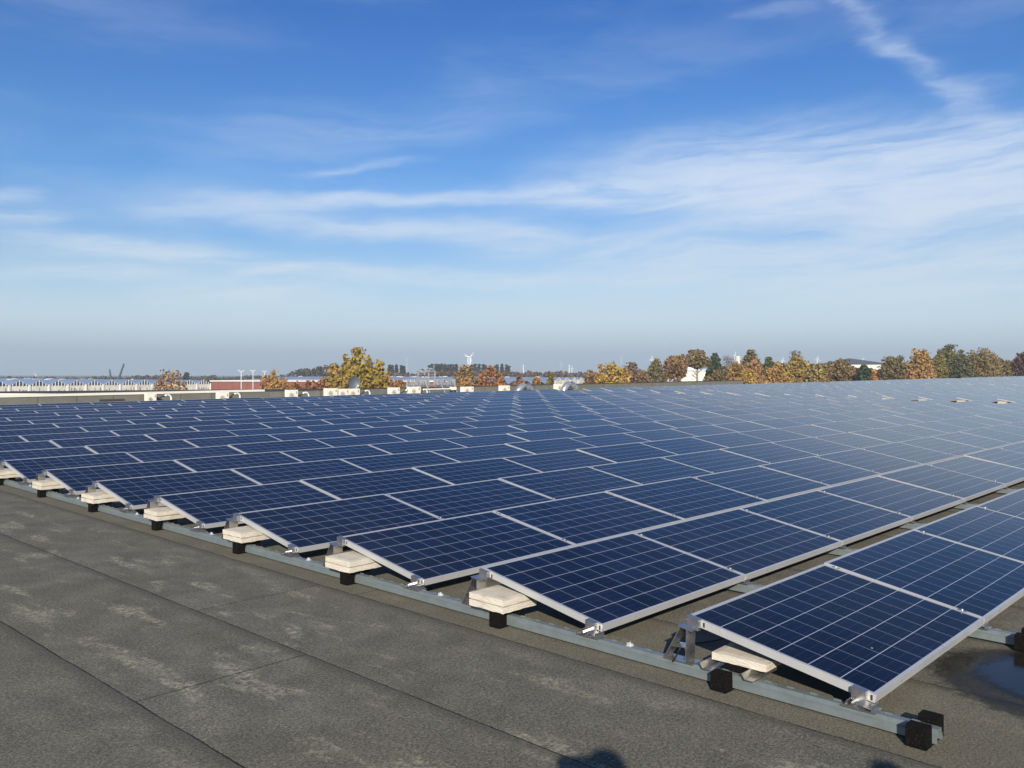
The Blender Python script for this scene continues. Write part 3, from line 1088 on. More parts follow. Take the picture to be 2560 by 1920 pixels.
PIPES = [(410, 428, 987, 1003, 391, 998, 'white bent pipe with black hose, leftmost at the parapet'),
         (584, 600, 983, 998, 572, 995, 'white bent pipe with black hose, second from the left'),
         (755, 772, 981, 992, 746, 992, 'white bent pipe right of the air conditioner by the ochre bushes'),
         (911, 924.5, 976, 986, 900, 986, 'white bent pipe right of the dish'),
         (1012, 1027, 974, 982, 1000, 983, 'white bent pipe between two air conditioners left of the sign'),
         (1056, 1068, 973, 981, 1052, 980, 'white bent pipe under the sign frame')]
for x0, x1, yt, yb, hx, hy, lab in PIPES:
    Y = 31.25
    a, b = on_y(x0, yt, Y), on_y(x1, yt, Y)
    wd, zt = (b.x - a.x), a.z
    t_ = thing('bent_pipe', lab, 'pipe', field(b.x, Y), 'white bent pipes along the parapet')
    rr = wd / 2
    pts = [(0, 0, 0.0), (0, 0, max(0.08, zt - rr))]
    for k in range(1, 9):
        an = k / 8 * R(140)
        pts.append((-rr + rr * cos(an), 0, max(0.08, zt - rr) + rr * sin(an)))
    MB().tube(pts, 0.035, 10).build('pipe_bend', 'pvc', t_, smooth=True)
    h = on_y(hx, hy, Y)
    e = V(pts[-1])
    q = V((h.x - b.x, -0.05, max(0.06, h.z)))
    MB().tube([e, e.lerp(q, 0.35) + V((0, 0, 0.03)), e.lerp(q, 0.7), q], 0.022, 8).build('hose', 'hose', t_, smooth=True)

# silver duct elbows
for x0, x1, yt, lab, rad in ((1288, 1330, 956, 'silver duct elbow with its dark mouth turned right, nearer the sign', 0.21), (1404, 1441, 953, 'silver ribbed duct elbow in front of an air conditioner', 0.20)):
    Y = 30.95
    a, b = on_y(x0, yt, Y), on_y(x1, yt, Y)
    wd = b.x - a.x
    zt = a.z
    t_ = thing('duct_elbow', lab, 'duct', field(a.x, Y), 'silver ventilation ducts')
    rc = wd / 2 - rad * 0.7
    pts = [(rad * 0.9, 0, 0.0), (rad * 0.9, 0, 0.12)]
    cz = zt - rad - rc
    pts = [(wd / 2 - rc, 0, 0.0)]
    for k in range(0, 10):
        an = R(180) - k / 9 * R(150)
        pts.append((wd / 2 + rc * cos(an), -0.10 * k / 9, cz + rc * sin(an)))
    dm = MB().tube(pts, rad, 20, cap=False)
    dm.build('duct_bend', 'duct', t_, smooth=True)
    rb = MB()
    for k in (3, 6, 10):
        dd = (V(pts[min(k + 1, 10)]) - V(pts[k - 1])).normalized()
        rb.tube([V(pts[k]) - dd * 0.012, V(pts[k]) + dd * 0.012], rad + 0.010, 20)
    # (open mouth)
    rb2 = MB()
    dd = (V(pts[-1]) - V(pts[-2])).normalized()
    for k in (2, 5, 8):
        d2 = (V(pts[k + 1]) - V(pts[k - 1])).normalized()
        rb2.tube([V(pts[k]) - d2 * 0.014, V(pts[k]) + d2 * 0.014], rad + 0.008, 20, cap=False)
    rb2.build('duct_collar', 'duct', t_)
    MB().tube([V(pts[-1]) - dd * 0.06, V(pts[-1]) - dd * 0.05], rad * 0.97, 20).build('duct_mouth', 'hose', t_)

# satellite dish on the parapet
c = on_y(886, 957, 31.75)
e = on_y(873.6, 957, 31.75)
rad = c.x - e.x
dm_, seg = MB(), 28
for sgn, off in ((1, 0.0), (1, 0.012)):
    vs, fs = [(0, 0.10 + off, 0)], []
    for j in range(1, 5):
        for k in range(seg):
            rr = j / 4
            vs.append((rad * rr * cos(2 * pi * k / seg), 0.10 * (1 - rr * rr) + off, rad * 1.12 * rr * sin(2 * pi * k / seg)))
    for k in range(seg):
        fs.append((0, 1 + k, 1 + (k + 1) % seg))
        for j in range(3):
            fs.append((1 + j * seg + k, 1 + (j + 1) * seg + k, 1 + (j + 1) * seg + (k + 1) % seg, 1 + j * seg + (k + 1) % seg))
    dm_.add(vs, fs)
t_ = thing('satellite_dish', 'round dark grey satellite dish above the cream air conditioners', 'satellite dish', field(c.x, c.y, c.z, R(-22)))
dm_.build('reflector', 'dish', t_, smooth=True)
MB().tube([(0, 0.12, 0), (0, 0.22, -0.1), (0, 0.22, -0.62)], 0.022, 8).build('mast', 'zinc', t_)
MB().tube([(0, 0.0, -rad * 1.1), (0.05, -0.10, -rad * 0.9), (0.10, -0.22, -rad * 0.55)], 0.018, 8).build('receiver_arm', 'pvc', t_)
MB().tube([(0.10, -0.20, -rad * 0.62), (0.10, -0.26, -rad * 0.44)], 0.035, 10).build('receiver_head', 'pvc', t_)

# ------------------------------------------------------------------ letter sign seen from behind
SY = 32.2
p0, p1 = on_y(1017, 967, SY), on_y(1135, 948, SY)
zb, zt = on_y(1076, 967, SY).z, on_y(1076, 948, SY).z
sg = thing('letter_sign', 'grey steel letter sign on a braced frame, seen from behind', 'sign', field(0, 0))


def sx(px):
    return on_y(px, 957, SY).x


GLY = {'A': [((0, 0), (.5, 1)), ((.5, 1), (1, 0)), ((.22, .38), (.78, .38))], 'U': [((0, 1), (0, .12)), ((0, .06), (1, .06)), ((1, .12), (1, 1))],
       'I': [((.5, 0), (.5, 1))], 'H': [((0, 0), (0, 1)), ((1, 0), (1, 1)), ((0, .5), (1, .5))],
       'S': [((0, .94), (1, .94)), ((1, .94), (1, .5)), ((0, .5), (1, .5)), ((0, .5), (0, .06)), ((0, .06), (1, .06))],
       'X': [((0, 0), (1, 1)), ((0, 1), (1, 0))], 'O': [((0, 0), (0, 1)), ((1, 0), (1, 1)), ((0, .94), (1, .94)), ((0, .06), (1, .06))],
       'N': [((0, 0), (0, 1)), ((1, 0), (1, 1)), ((0, 1), (1, 0))], 'V': [((0, 1), (.5, 0)), ((.5, 0), (1, 1))]}
for ch, xa, xb in (('A', 1017, 1026), ('U', 1031, 1039), ('I', 1041, 1047), ('H', 1051, 1058), ('S', 1061, 1068), ('I', 1085, 1089), ('A', 1090, 1099), ('X', 1100, 1110), ('O', 1113, 1121), ('N', 1125, 1134)):
    X0, X1 = sx(xa), sx(xb)
    m_ = MB()
    for k, (a, b) in enumerate(GLY[ch]):
        m_.bar((X0 + (X1 - X0) * a[0], SY + 0.002 * k, zb + (zt - zb) * a[1]), (X0 + (X1 - X0) * b[0], SY + 0.002 * k, zb + (zt - zb) * b[1]), 0.055, 0.12 - 0.004 * k, (0, 1, 0))
    m_.build('letter', 'steel', sg)
m_ = MB()
m_.bar((sx(1015), SY - 0.1, zb - 0.05), (sx(1136), SY - 0.1, zb - 0.05), 0.07)
m_.bar((sx(1015), SY - 0.1, zb + 0.1), (sx(1136), SY - 0.1, zb + 0.1), 0.03)
for px in (1015, 1040, 1063, 1100, 1134):
    m_.bar((sx(px), SY - 0.1, 0.0), (sx(px), SY - 0.1, zt - 0.03), 0.05)
m_.build('support_frame', 'steel', sg)
for pa, pb in ((1030, 1042), (1060, 1080), (1098, 1117), (1132, 1146)):
    a = on_y(pa, 949, SY - 0.13)
    b = on_y(pb, 981, 30.9)
    b.z = 0.02
    MB().bar(a, b, 0.055).build('diagonal_brace', 'steel', sg)
m_ = MB()
xa, xb, xm = sx(1069.5), sx(1085.5), sx(1076)
ztt, zap = on_y(1076, 928, SY).z, on_y(1077, 921, SY).z
for Y in (SY - 0.06, SY + 0.75):
    for X in (xa, xb):
        m_.bar((X, Y, 0.0), (X, Y, ztt), 0.055)
    m_.bar((xa, Y, ztt), (xb, Y, ztt), 0.05)
    m_.bar((xa - 0.09, Y, ztt - 0.03), ((xa + xb) / 2, Y, zap), 0.05)
    m_.bar((xb + 0.02, Y, ztt - 0.03), ((xa + xb) / 2, Y, zap), 0.05)
    m_.bar((xa, Y, zt + 0.02 + 0.5 * (ztt - zt)), (xb, Y, zt + 0.02 + 0.5 * (ztt - zt)), 0.03)
for X in (xa, xb):
    m_.bar((X, SY - 0.06, ztt), (X, SY + 0.75, ztt), 0.04)
m_.bar(((xa + xb) / 2, SY - 0.06, zap), ((xa + xb) / 2, SY + 0.75, zap), 0.05)
m_.build('gable_tower', 'steel', sg)
# cable duct and box in front of the sign
a, b = on_y(1064, 973.5, 31.3), on_y(1128, 971, 31.3)
t_ = thing('cable_conduit', 'pale horizontal cable conduit with a square box below the sign', 'conduit', field(0, 0))
MB().tube([(a.x, 31.3, a.z), (b.x, 31.3, a.z)], 0.035, 8).build('conduit_pipe', 'pvc', t_)
b2 = on_y(1138, 967, 31.3)
MB().box(b.x, b2.x, 31.2, 31.42, a.z - 0.06, b2.z).build('junction_box', 'cream', t_)
MB().bar(((b.x + b2.x) / 2, 31.3, 0), ((b.x + b2.x) / 2, 31.3, a.z - 0.06), 0.05).build('conduit_post', 'zinc', t_)
MB().bar((a.x + 0.1, 31.3, 0), (a.x + 0.1, 31.3, a.z - 0.03), 0.04).build('conduit_post', 'zinc', t_)

# ------------------------------------------------------------------ buildings beyond the roof


def flat_mat(p, ux):
    """matrix with x along ux (level), z up, origin p"""
    ux = V((ux.x, ux.y, 0)).normalized()
    uy = V((-ux.y, ux.x, 0))
    return Matrix(((ux.x, uy.x, 0, p.x), (ux.y, uy.y, 0, p.y), (0, 0, 1, p.z), (0, 0, 0, 1)))


def z_at(y, D):
    return far(1280, y, D).z


def greenhouse(xa, Da, xb, Db, ywt, yridge, nspan, depth, label, first_x=0.0):
    A, B = far(xa, 960, Da), far(xb, 960, Db)
    A.z = B.z = GROUND
    L = (B - A).length
    mt = flat_mat(A, B - A)
    t_ = thing('greenhouse', label, 'greenhouse', mt)
    hw = z_at(ywt, Da) - GROUND
    hr = z_at(yridge, Da) - GROUND
    sp = L / nspan
    MB().box(0, L, 0, 0.15, 0, hw).build('base_wall', 'ghwall', t_)
    g = MB()
    for k in range(nspan):
        x0, x1 = k * sp, (k + 1) * sp
        xm = (x0 + x1) / 2
        g.add([(x0, 0.10, hw), (x1, 0.10, hw), (xm, 0.10, hr)], [(0, 1, 2)])
    g.build('gable_glazing', 'ghdark', t_)
    rf = MB()
    for k in range(nspan):
        x0, x1 = k * sp, (k + 1) * sp
        xm = (x0 + x1) / 2
        rf.add([(x0, 0.05, hw), (xm, 0.05, hr), (xm, depth, hr), (x0, depth, hw)], [(0, 1, 2, 3)])
        rf.add([(xm, 0.05, hr), (x1, 0.05, hw), (x1, depth, hw), (xm, depth, hr)], [(0, 1, 2, 3)])
    rf.build('glass_roof', 'ghglass', t_)
    m_ = MB()
    for k in range(nspan):
        x0 = k * sp
        for q in range(1, 6):
            xx = x0 + sp * q / 6
            hh = hw + (hr - hw) * (1 - abs(q - 3) / 3)
            m_.box(xx - 0.045, xx + 0.045, -0.05, 0.06, hw - 0.1, hh + 0.12)
    m_.build('mullion', 'ghpost', t_)
    for k in range(nspan + 1):
        MB().box(k * sp - 0.16, k * sp + 0.16, -0.1, 0.1, 0, hw + 0.22).build('wall_post', 'ghpost', t_)
    vr = random.Random(3)
    for k in range(nspan):
        xm = (k + .5) * sp
        for q in range(5):
            yy = depth * (0.25 + 0.7 * vr.random())
            MB().box(xm + 0.1, xm + 0.7, yy, yy + 1.2, hr - 0.3, hr + 0.02 + 0.14 * vr.random()).build('roof_vent', 'ghpost', t_)
    vr = random.Random(9)
    for k in range(nspan):
        for q in range(5):
            if vr.random() < 0.75:
                xx = k * sp + sp * (0.14 + 0.16 * q) + vr.uniform(-.1, .1)
                MB().box(xx, xx + vr.uniform(.15, .38), -0.012, -0.002, hw * 0.70, hw * vr.uniform(0.84, 0.95)).build('wall_window', 'grille', t_)
    return t_


greenhouse(-260, 136, 527, 184, 971.5, 957.5, 17, 110, 'long pale walled greenhouse with blue glass gables, at the left')
greenhouse(1388, 205, 1560, 240, 953, 944.5, 10, 90, 'glasshouse with pale posts behind the right silver duct')

# red-brown shed
A, B = far(528, 960, 150), far(1150, 960, 150)
A.z = B.z = GROUND
t_ = thing('cladded_shed', 'long low red-brown building behind the autumn hedge', 'building', flat_mat(A, B - A))
hh = z_at(955, 150) - GROUND
L = (B - A).length
MB().box(0, L, 0, 30, 0, hh).build('wall', 'brick', t_)
MB().box(-0.2, L + .2, -0.2, 30.2, hh + 0.01, hh + 0.16).build('roof_edge', 'ghpost', t_)
rm_ = MB()
for k in range(int(L / 1.2)):
    rm_.box(k * 1.2, k * 1.2 + 0.06, -0.06, -0.002, 0.2, hh - 0.05)
rm_.build('cladding_rib', 'brick', t_)
for k in range(3):
    MB().box(4 + k * 11, 5.4 + k * 11, -0.05, -0.004, 0, 2.3).build('door', 'lamp', t_)

# greenhouse roofs behind the shed
A, B = far(560, 960, 230), far(1400, 960, 230)
A.z = B.z = GROUND
t_ = thing('glasshouse_range', 'far blue-grey glasshouse roofs showing above the red-brown building', 'greenhouse', flat_mat(A, B - A))
L = (B - A).length
hw, hr = 5.6, 6.6
g = MB()
ns = 26
for k in range(ns):
    x0, x1 = k * L / ns, (k + 1) * L / ns
    xm = (x0 + x1) / 2
    g.add([(x0, 0, hw), (xm, 0, hr), (xm, 120, hr), (x0, 120, hw)], [(0, 1, 2, 3)])
    g.add([(xm, 0, hr), (x1, 0, hw), (x1, 120, hw), (xm, 120, hr)], [(0, 1, 2, 3)])
g.build('glass_roof', 'ghglass', t_)
MB().box(0, L, 0.05, 0.2, 0, hw).build('end_wall', 'ghdark', t_)
vr = random.Random(4)
for k in range(ns):
    for q in range(3):
        xm = (k + .5) * L / ns
        yy = 118 * vr.random()
        MB().box(xm, xm + 0.9, yy, yy + 1.2, hr - .3, hr + .02 + .16 * vr.random()).build('roof_vent', 'ghpost', t_)

# dark low neighbour roof just behind the parapet on the left
A, B = far(-400, 960, 48), far(1160, 960, 70)
A.z = B.z = GROUND
t_ = thing('neighbour_building', 'low building with a dark flat roof just beyond the parapet', 'building', flat_mat(A, B - A))
L = (B - A).length
zt = z_at(985.5, 54) - GROUND
MB().box(0, L, 0, 4, 0, zt).build('wall', 'wall_felt', t_)
MB().box(-.1, L + .1, -.1, 4.1, zt + 0.004, zt + 0.08).build('roof', 'darkroof', t_)
a, b = on_y(-60, 987, 33.5), on_y(92, 989.5, 33.0)
t_ = thing('roof_canopy', 'thin white roof edge crossing behind the parapet at far left', 'roof', field(0, 0))
MB().bar((a.x, 36.5, a.z - 0.05), (b.x + 1.5, 32.4, 0.50), 0.3, 0.07).build('roof_edge', 'white_cap', t_)
MB().bar((a.x - .4, 37.0, a.z - 0.20), (b.x + 1.2, 32.9, 0.40), 0.3, 0.06).build('roof_underside', 'darkroof', t_)

# white building behind the trees
A, B = far(1668, 960, 190), far(1764, 960, 190)
A.z = B.z = GROUND
t_ = thing('white_building', 'plain white flat roofed building glimpsed through the trees', 'building', flat_mat(A, B - A))
L = (B - A).length
hh = z_at(926, 190) - GROUND
MB().box(0, L, 0, 12, 0, hh).build('wall', 'plaster', t_)
MB().box(-.3, L + .3, -.3, 12.3, hh + .01, hh + .25).build('roof', 'lamp', t_)
for k in range(3):
    MB().box(0.8 + 1.7 * k, 1.7 + 1.7 * k, -0.06, -0.004, hh - 5.2, hh - 4.0).build('window', 'dish', t_)
MB().tube([(L * .88, 1, hh + .2), (L * .88, 1, hh + 1.8)], 0.16, 8).build('chimney', 'plaster', t_)
MB().box(L * .2, L * .75, 2, 8, hh + .25, hh + .8).build('roof_box', 'lamp', t_)
for q, (xa, xb, yt, lab) in enumerate(((1598, 1632, 951, 'low pale shed below the grey-brown trees'), (1640, 1690, 954, 'low pale shed left of the white building'))):
    A, B = far(xa, 960, 175), far(xb, 960, 175)
    A.z = B.z = GROUND
    t_ = thing('pale_shed', lab, 'shed', flat_mat(A, B - A))
    hh = z_at(yt, 175) - GROUND
    L = (B - A).length
    MB().box(0, L, 0, 5, 0, hh).build('wall', 'plaster', t_)
    MB().prism([(-.3, hh), (5.3, hh), (2.5, hh + .7)], 'x', -.2, L + .2).build('roof', 'lamp', t_)
    for k in range(2):
        MB().box(L * (.2 + .4 * k), L * (.2 + .4 * k) + .7, -0.05, -0.003, hh - 1.6, hh - .6).build('window', 'dish', t_)

# distant hall with a dark hipped roof
A, B = far(2119, 960, 420), far(2215, 960, 420)
A.z = B.z = GROUND
t_ = thing('distant_hall', 'big distant hall with a low dark roof and a white wall, right', 'building', flat_mat(A, B - A))
L = (B - A).length
hw, hr = z_at(908, 420) - GROUND, z_at(893, 420) - GROUND
MB().box(0, L, 0, 40, 0, hw).build('wall', 'plaster', t_)
MB().add([(-1, -1, hw + .02), (L + 1, -1, hw + .02), (L + 1, 41, hw + .02), (-1, 41, hw + .02), (L * .40, 15, hr), (L * .42, 20, hr)], [(0, 1, 4), (1, 2, 5, 4), (2, 3, 5), (3, 0, 4, 5), (0, 3, 2, 1)]).build('roof', 'slate', t_)

# white dome and white chimney
p = far(331, 951, 420)
t_ = MB()
seg = 20
vs, fs = [(0, 0, 1)], []
for j in range(1, 6):
    for k in range(seg):
        an = j / 5 * pi / 2
        vs.append((sin(an) * cos(2 * pi * k / seg), sin(an) * sin(2 * pi * k / seg), cos(an)))
for k in range(seg):
    fs.append((0, 1 + k, 1 + (k + 1) % seg))
    for j in range(4):
        fs.append((1 + j * seg + k, 1 + (j + 1) * seg + k, 1 + (j + 1) * seg + (k + 1) % seg, 1 + j * seg + (k + 1) % seg))
rd = 4 / FPX * 420
t_.add([(x * rd, y * rd, z * rd * 1.0) for x, y, z in vs], fs)
t_.tube([(0, 0, -(p.z - GROUND)), (0, 0, 0)], rd, seg)
tag(t_.build('storage_tank', 'turbine', at=p, smooth=True), 'small white domed tank before the far treeline, left', 'tank')
p = far(1845, 890, 600)
t_ = MB().tube([(0, 0, GROUND - p.z), (0, 0, 0)], [1.7, 1.5], 14)
tag(t_.build('white_chimney', 'plaster', at=p), 'short cream tower beside a wind turbine above the trees', 'tower')

# ------------------------------------------------------------------ cranes, lamps, turbines
for bx, by, tx, ty, lab in ((277.5, 945, 274, 923, 'smaller dark crane boom leaning slightly left above the far trees'), (297, 943, 310, 909, 'larger dark crane boom leaning right above the far trees')):
    D = 480
    a, b = far(bx, by, D), far(tx, ty, D)
    t_ = thing('mobile_crane', lab, 'crane', at=(a.x, a.y, GROUND), group='two cranes on the horizon')
    a.z -= GROUND
    b.z -= GROUND
    b.x -= a.x
    b.y -= a.y
    a.x = a.y = 0
    MB().tube([a + V((0, 0, -1)), b], [0.55, 0.34], 6).build('boom', 'crane', t_)
    MB().box(-2.2, 2.2, -1.4, 1.4, 0.9, a.z * 0.45).build('crane_body', 'cranecab', t_)
    MB().box(-3.2, 3.2, -1.5, 1.5, 0, 0.9).build('undercarriage', 'crane', t_)
    MB().tube([b, b + V((0, 0, -2.5))], 0.08, 5).build('hoist_rope', 'crane', t_)
for x, yt, D, lab in ((603, 930, 75, 'double armed lamp post in front of the red-brown wall'), (632.5, 929, 82, 'lamp post at the left side of the ochre bushes'), (661.5, 930, 90, 'lamp post among the ochre bushes')):
    p = far(x, yt, D)
    h = p.z - GROUND
    t_ = thing('lamp_post', lab, 'lamp post', at=(p.x, p.y, GROUND), group='lamp posts')
    MB().tube([(0, 0, 0), (0, 0, h)], [0.05, 0.035], 8).build('pole', 'lamp', t_)
    for s_ in (-1, 1):
        ar = MB().tube([(0, 0, h - 0.02), (RT.x * .10 * s_, RT.y * .10 * s_, h + 0.08)], 0.03, 6).build('lamp_arm', 'lamp', t_)
        MB().bar((RT.x * .09 * s_, RT.y * .09 * s_, h + 0.085), (RT.x * .26 * s_, RT.y * .26 * s_, h + 0.12), 0.09, 0.04).build('lamp_head', 'lamp', t_)


def turbine(x, yh, yb, blade_px, angs, D, lab, ax=0.0):
    p = far(x, yh, D)
    k = D / FPX
    bl = blade_px * k
    t_ = thing('wind_turbine', lab, 'wind turbine', at=(p.x, p.y, GROUND), group='white wind turbines on the horizon')
    h = p.z - GROUND
    r0 = max(0.55, 1.0 * k)
    MB().tube([(0, 0, 0), (0, 0, h)], [r0 * 1.25, r0 * .75], 12).build('tower', 'turbine', t_, smooth=True)
    f2 = V((F.x, F.y, 0)).normalized()
    MB().bar(V((0, 0, h)) + f2 * 2.5 * r0 + RT * 0, V((0, 0, h)) - f2 * 2.2 * r0, r0 * 1.6, r0 * 1.5).build('nacelle', 'turbine', t_)
    hub = V((0, 0, h)) - f2 * 2.9 * r0
    MB().tube([hub + f2 * r0 * .8, hub - f2 * r0 * .6], [r0 * .8, r0 * .35], 10).build('hub', 'turbine', t_)
    rt = V((RT.x, RT.y, 0)).normalized()
    for a in angs:
        dd = rt * sin(R(a)) + V((0, 0, 1)) * cos(R(a))
        sd = dd.cross(f2).normalized()
        m_ = MB()
        w0, w1, th = r0 * 0.9, r0 * 0.25, r0 * 0.22
        a0, a1, a2 = hub + dd * r0 * .4, hub + dd * bl * .25, hub + dd * bl
        sec = []
        for c_, ww, tt in ((a0, w0 * .5, th), (a1, w0, th), (a2, w1, th * .4)):
            sec += [c_ - sd * ww * .4 - f2 * tt, c_ + sd * ww * .6 - f2 * tt, c_ + sd * ww * .6 + f2 * tt, c_ - sd * ww * .4 + f2 * tt]
        m_.add(sec, [(0, 1, 2, 3), (11, 10, 9, 8)] + [(j * 4 + q, j * 4 + (q + 1) % 4, j * 4 + 4 + (q + 1) % 4, j * 4 + 4 + q) for j in range(2) for q in range(4)])
        m_.build('blade', 'turbine', t_)


turbine(90, 934, 946, 6, (15, 135, 255), 1300, 'tiny white wind turbine at far left above the treeline')
turbine(1175.5, 892, 911, 15, (42, 162, 282), 800, 'large wind turbine, right of a close pair, one blade pointing up right')
turbine(1170.5, 893, 911, 15, (-48, 72, 192), 1000, 'large wind turbine, left of a close pair, one blade pointing up left')
turbine(1308.5, 914, 931, 4, (-80, 40, 160), 1200, 'wind turbine standing alone above the red hedge')
turbine(1423, 914, 931, 4, (-85, 35, 155), 1200, 'left wind turbine of the two beside the golden tree')
turbine(1430, 920, 931, 6, (0, 120, 240), 1500, 'small right wind turbine of the two beside the golden tree')
turbine(1629, 898, 910, 9, (8, 128, 248), 1000, 'wind turbine over the grey-brown trees left of the white building')
turbine(1837, 888, 905, 11, (10, 130, 250), 1000, 'wind turbine beside the cream tower above the trees')
turbine(1956, 900, 905, 7, (5, 125, 245), 1000, 'wind turbine half sunk behind a golden tree')
turbine(2043, 897, 907, 9, (10, 130, 262), 1000, 'wind turbine in the gap left of the distant hall')
turbine(2157, 897, 905, 6, (0, 120, 240), 1300, 'wind turbine peeping over the dark hall roof')
for x, yt, yb, lab in ((1017.5, 893, 940, 'tall faint pale mast left of the sign frame'), (1403, 904, 932, 'faint pale mast left of the wind turbine pair'), (1553, 887, 915, 'faint pale mast above the golden tree')):
    p = far(x, yt, 1500)
    t_ = thing('radio_mast', lab, 'mast', at=(p.x, p.y, GROUND), group='faint masts on the horizon')
    MB().tube([(0, 0, 0), (0, 0, p.z - GROUND)], [0.30, 0.2], 8).build('mast_pole', 'turbine', t_)
    MB().tube([(0, 0, p.z - GROUND - 4), (0, 0, p.z - GROUND - 2)], 0.4, 8).build('antenna', 'turbine', t_)

# ------------------------------------------------------------------ trees
tree_rng = np.random.default_rng(11)


def leaf_mesh(name, lobes, nleaf, size, seed, flat=0.5, hollow=0.25):
    """leaf clumps scattered through overlapping lobes: (cx,cy,cz, rx,ry,rz)"""
    g = np.random.default_rng(seed)
    lobes = np.array(lobes, float)
    vol = (lobes[:, 3] * lobes[:, 4] * lobes[:, 5]) ** 0.75
    idx = g.choice(len(lobes), nleaf, p=vol / vol.sum())
    dr = g.normal(size=(nleaf, 3))
    dr /= np.linalg.norm(dr, axis=1)[:, None]
    rad = hollow + (1 - hollow) * g.random(nleaf) ** 0.45
    rad *= 1 + 0.18 * (g.random(nleaf) - 0.3)
    ctr = lobes[idx, :3] + dr * rad[:, None] * lobes[idx, 3:]
    nrm = dr + 0.9 * g.normal(size=(nleaf, 3))
    nrm /= np.linalg.norm(nrm, axis=1)[:, None]
    t1 = np.cross(nrm, g.normal(size=(nleaf, 3)))
    t1 /= np.linalg.norm(t1, axis=1)[:, None]
    t2 = np.cross(nrm, t1)
    s = size * (0.5 + g.random(nleaf))
    a, b = t1 * s[:, None], t2 * (s * (0.55 + 0.5 * g.random(nleaf)))[:, None]
    bend = nrm * (s * 0.25)[:, None]
    vs = np.empty((nleaf, 5, 3))
    vs[:, 0] = ctr - a
    vs[:, 1] = ctr - 0.15 * a - b + bend
    vs[:, 2] = ctr + 0.9 * a - 0.25 * b
    vs[:, 3] = ctr + 0.45 * a + 0.75 * b + bend * .6
    vs[:, 4] = ctr - 0.5 * a + 0.8 * b
    me = bpy.data.meshes.new(name)
    me.vertices.add(nleaf * 5)
    me.vertices.foreach_set('co', vs.ravel())
    me.loops.add(nleaf * 5)
    me.loops.foreach_set('vertex_index', np.arange(nleaf * 5))
    me.polygons.add(nleaf)
    me.polygons.foreach_set('loop_start', np.arange(0, nleaf * 5, 5))
    me.polygons.foreach_set('loop_total', np.full(nleaf, 5))
    me.materials.append(MAT['leaf'])
    me.update(calc_edges=True)
    return me


def crown_lobes(cx, cy, z0, z1, rw, g, n=11, rough=0.36, shape='round'):
    """lobes that fill an upright outline between z0 and z1 of half width rw"""
    out = []
    H = z1 - z0
    n = max(n, int(H / (rw * rough) * 1.3))
    for k in range(n):
        t = (k + 0.5) / n
        if shape == 'round':
            wdt = rw * max(0.12, sin(pi * (0.14 + 0.84 * t))) ** 0.6
        elif shape == 'cone':
            wdt = rw * (1.02 - t) ** 0.65
        elif shape == 'vase':
            wdt = rw * (0.35 + 0.75 * sin(pi * (0.05 + 0.78 * t)))
        else:
            wdt = rw * (0.55 + 0.45 * sin(pi * t))
        lr = rw * rough * (0.62 + 0.75 * g.random())
        reach = max(0.0, wdt - lr * 0.8)
        an = g.random() * 2 * pi
        nr = 1 if reach < lr * 0.5 else int(min(7, 2 + 2 * pi * reach / (lr * 2.2)))
        for m_ in range(nr):
            a2 = an + m_ * 2 * pi / nr + 0.6 * g.random()
            l2 = lr * (0.7 + 0.6 * g.random())
            rr = reach * (0.72 + 0.34 * g.random())
            zz = z0 + H * t + H * 0.04 * g.normal()
            zz = min(zz, z1 - l2 * 0.8)
            out.append((cx + rr * cos(a2), cy + rr * sin(a2), zz, l2, l2, l2 * 0.78))
        if wdt > lr:
            out.append((cx, cy, min(z0 + H * t, z1 - lr), wdt * 0.62, wdt * 0.62, lr))
    out.append((cx, cy, z1 - rw * rough * 0.75, rw * rough, rw * rough, rw * rough * 0.75))
    return out


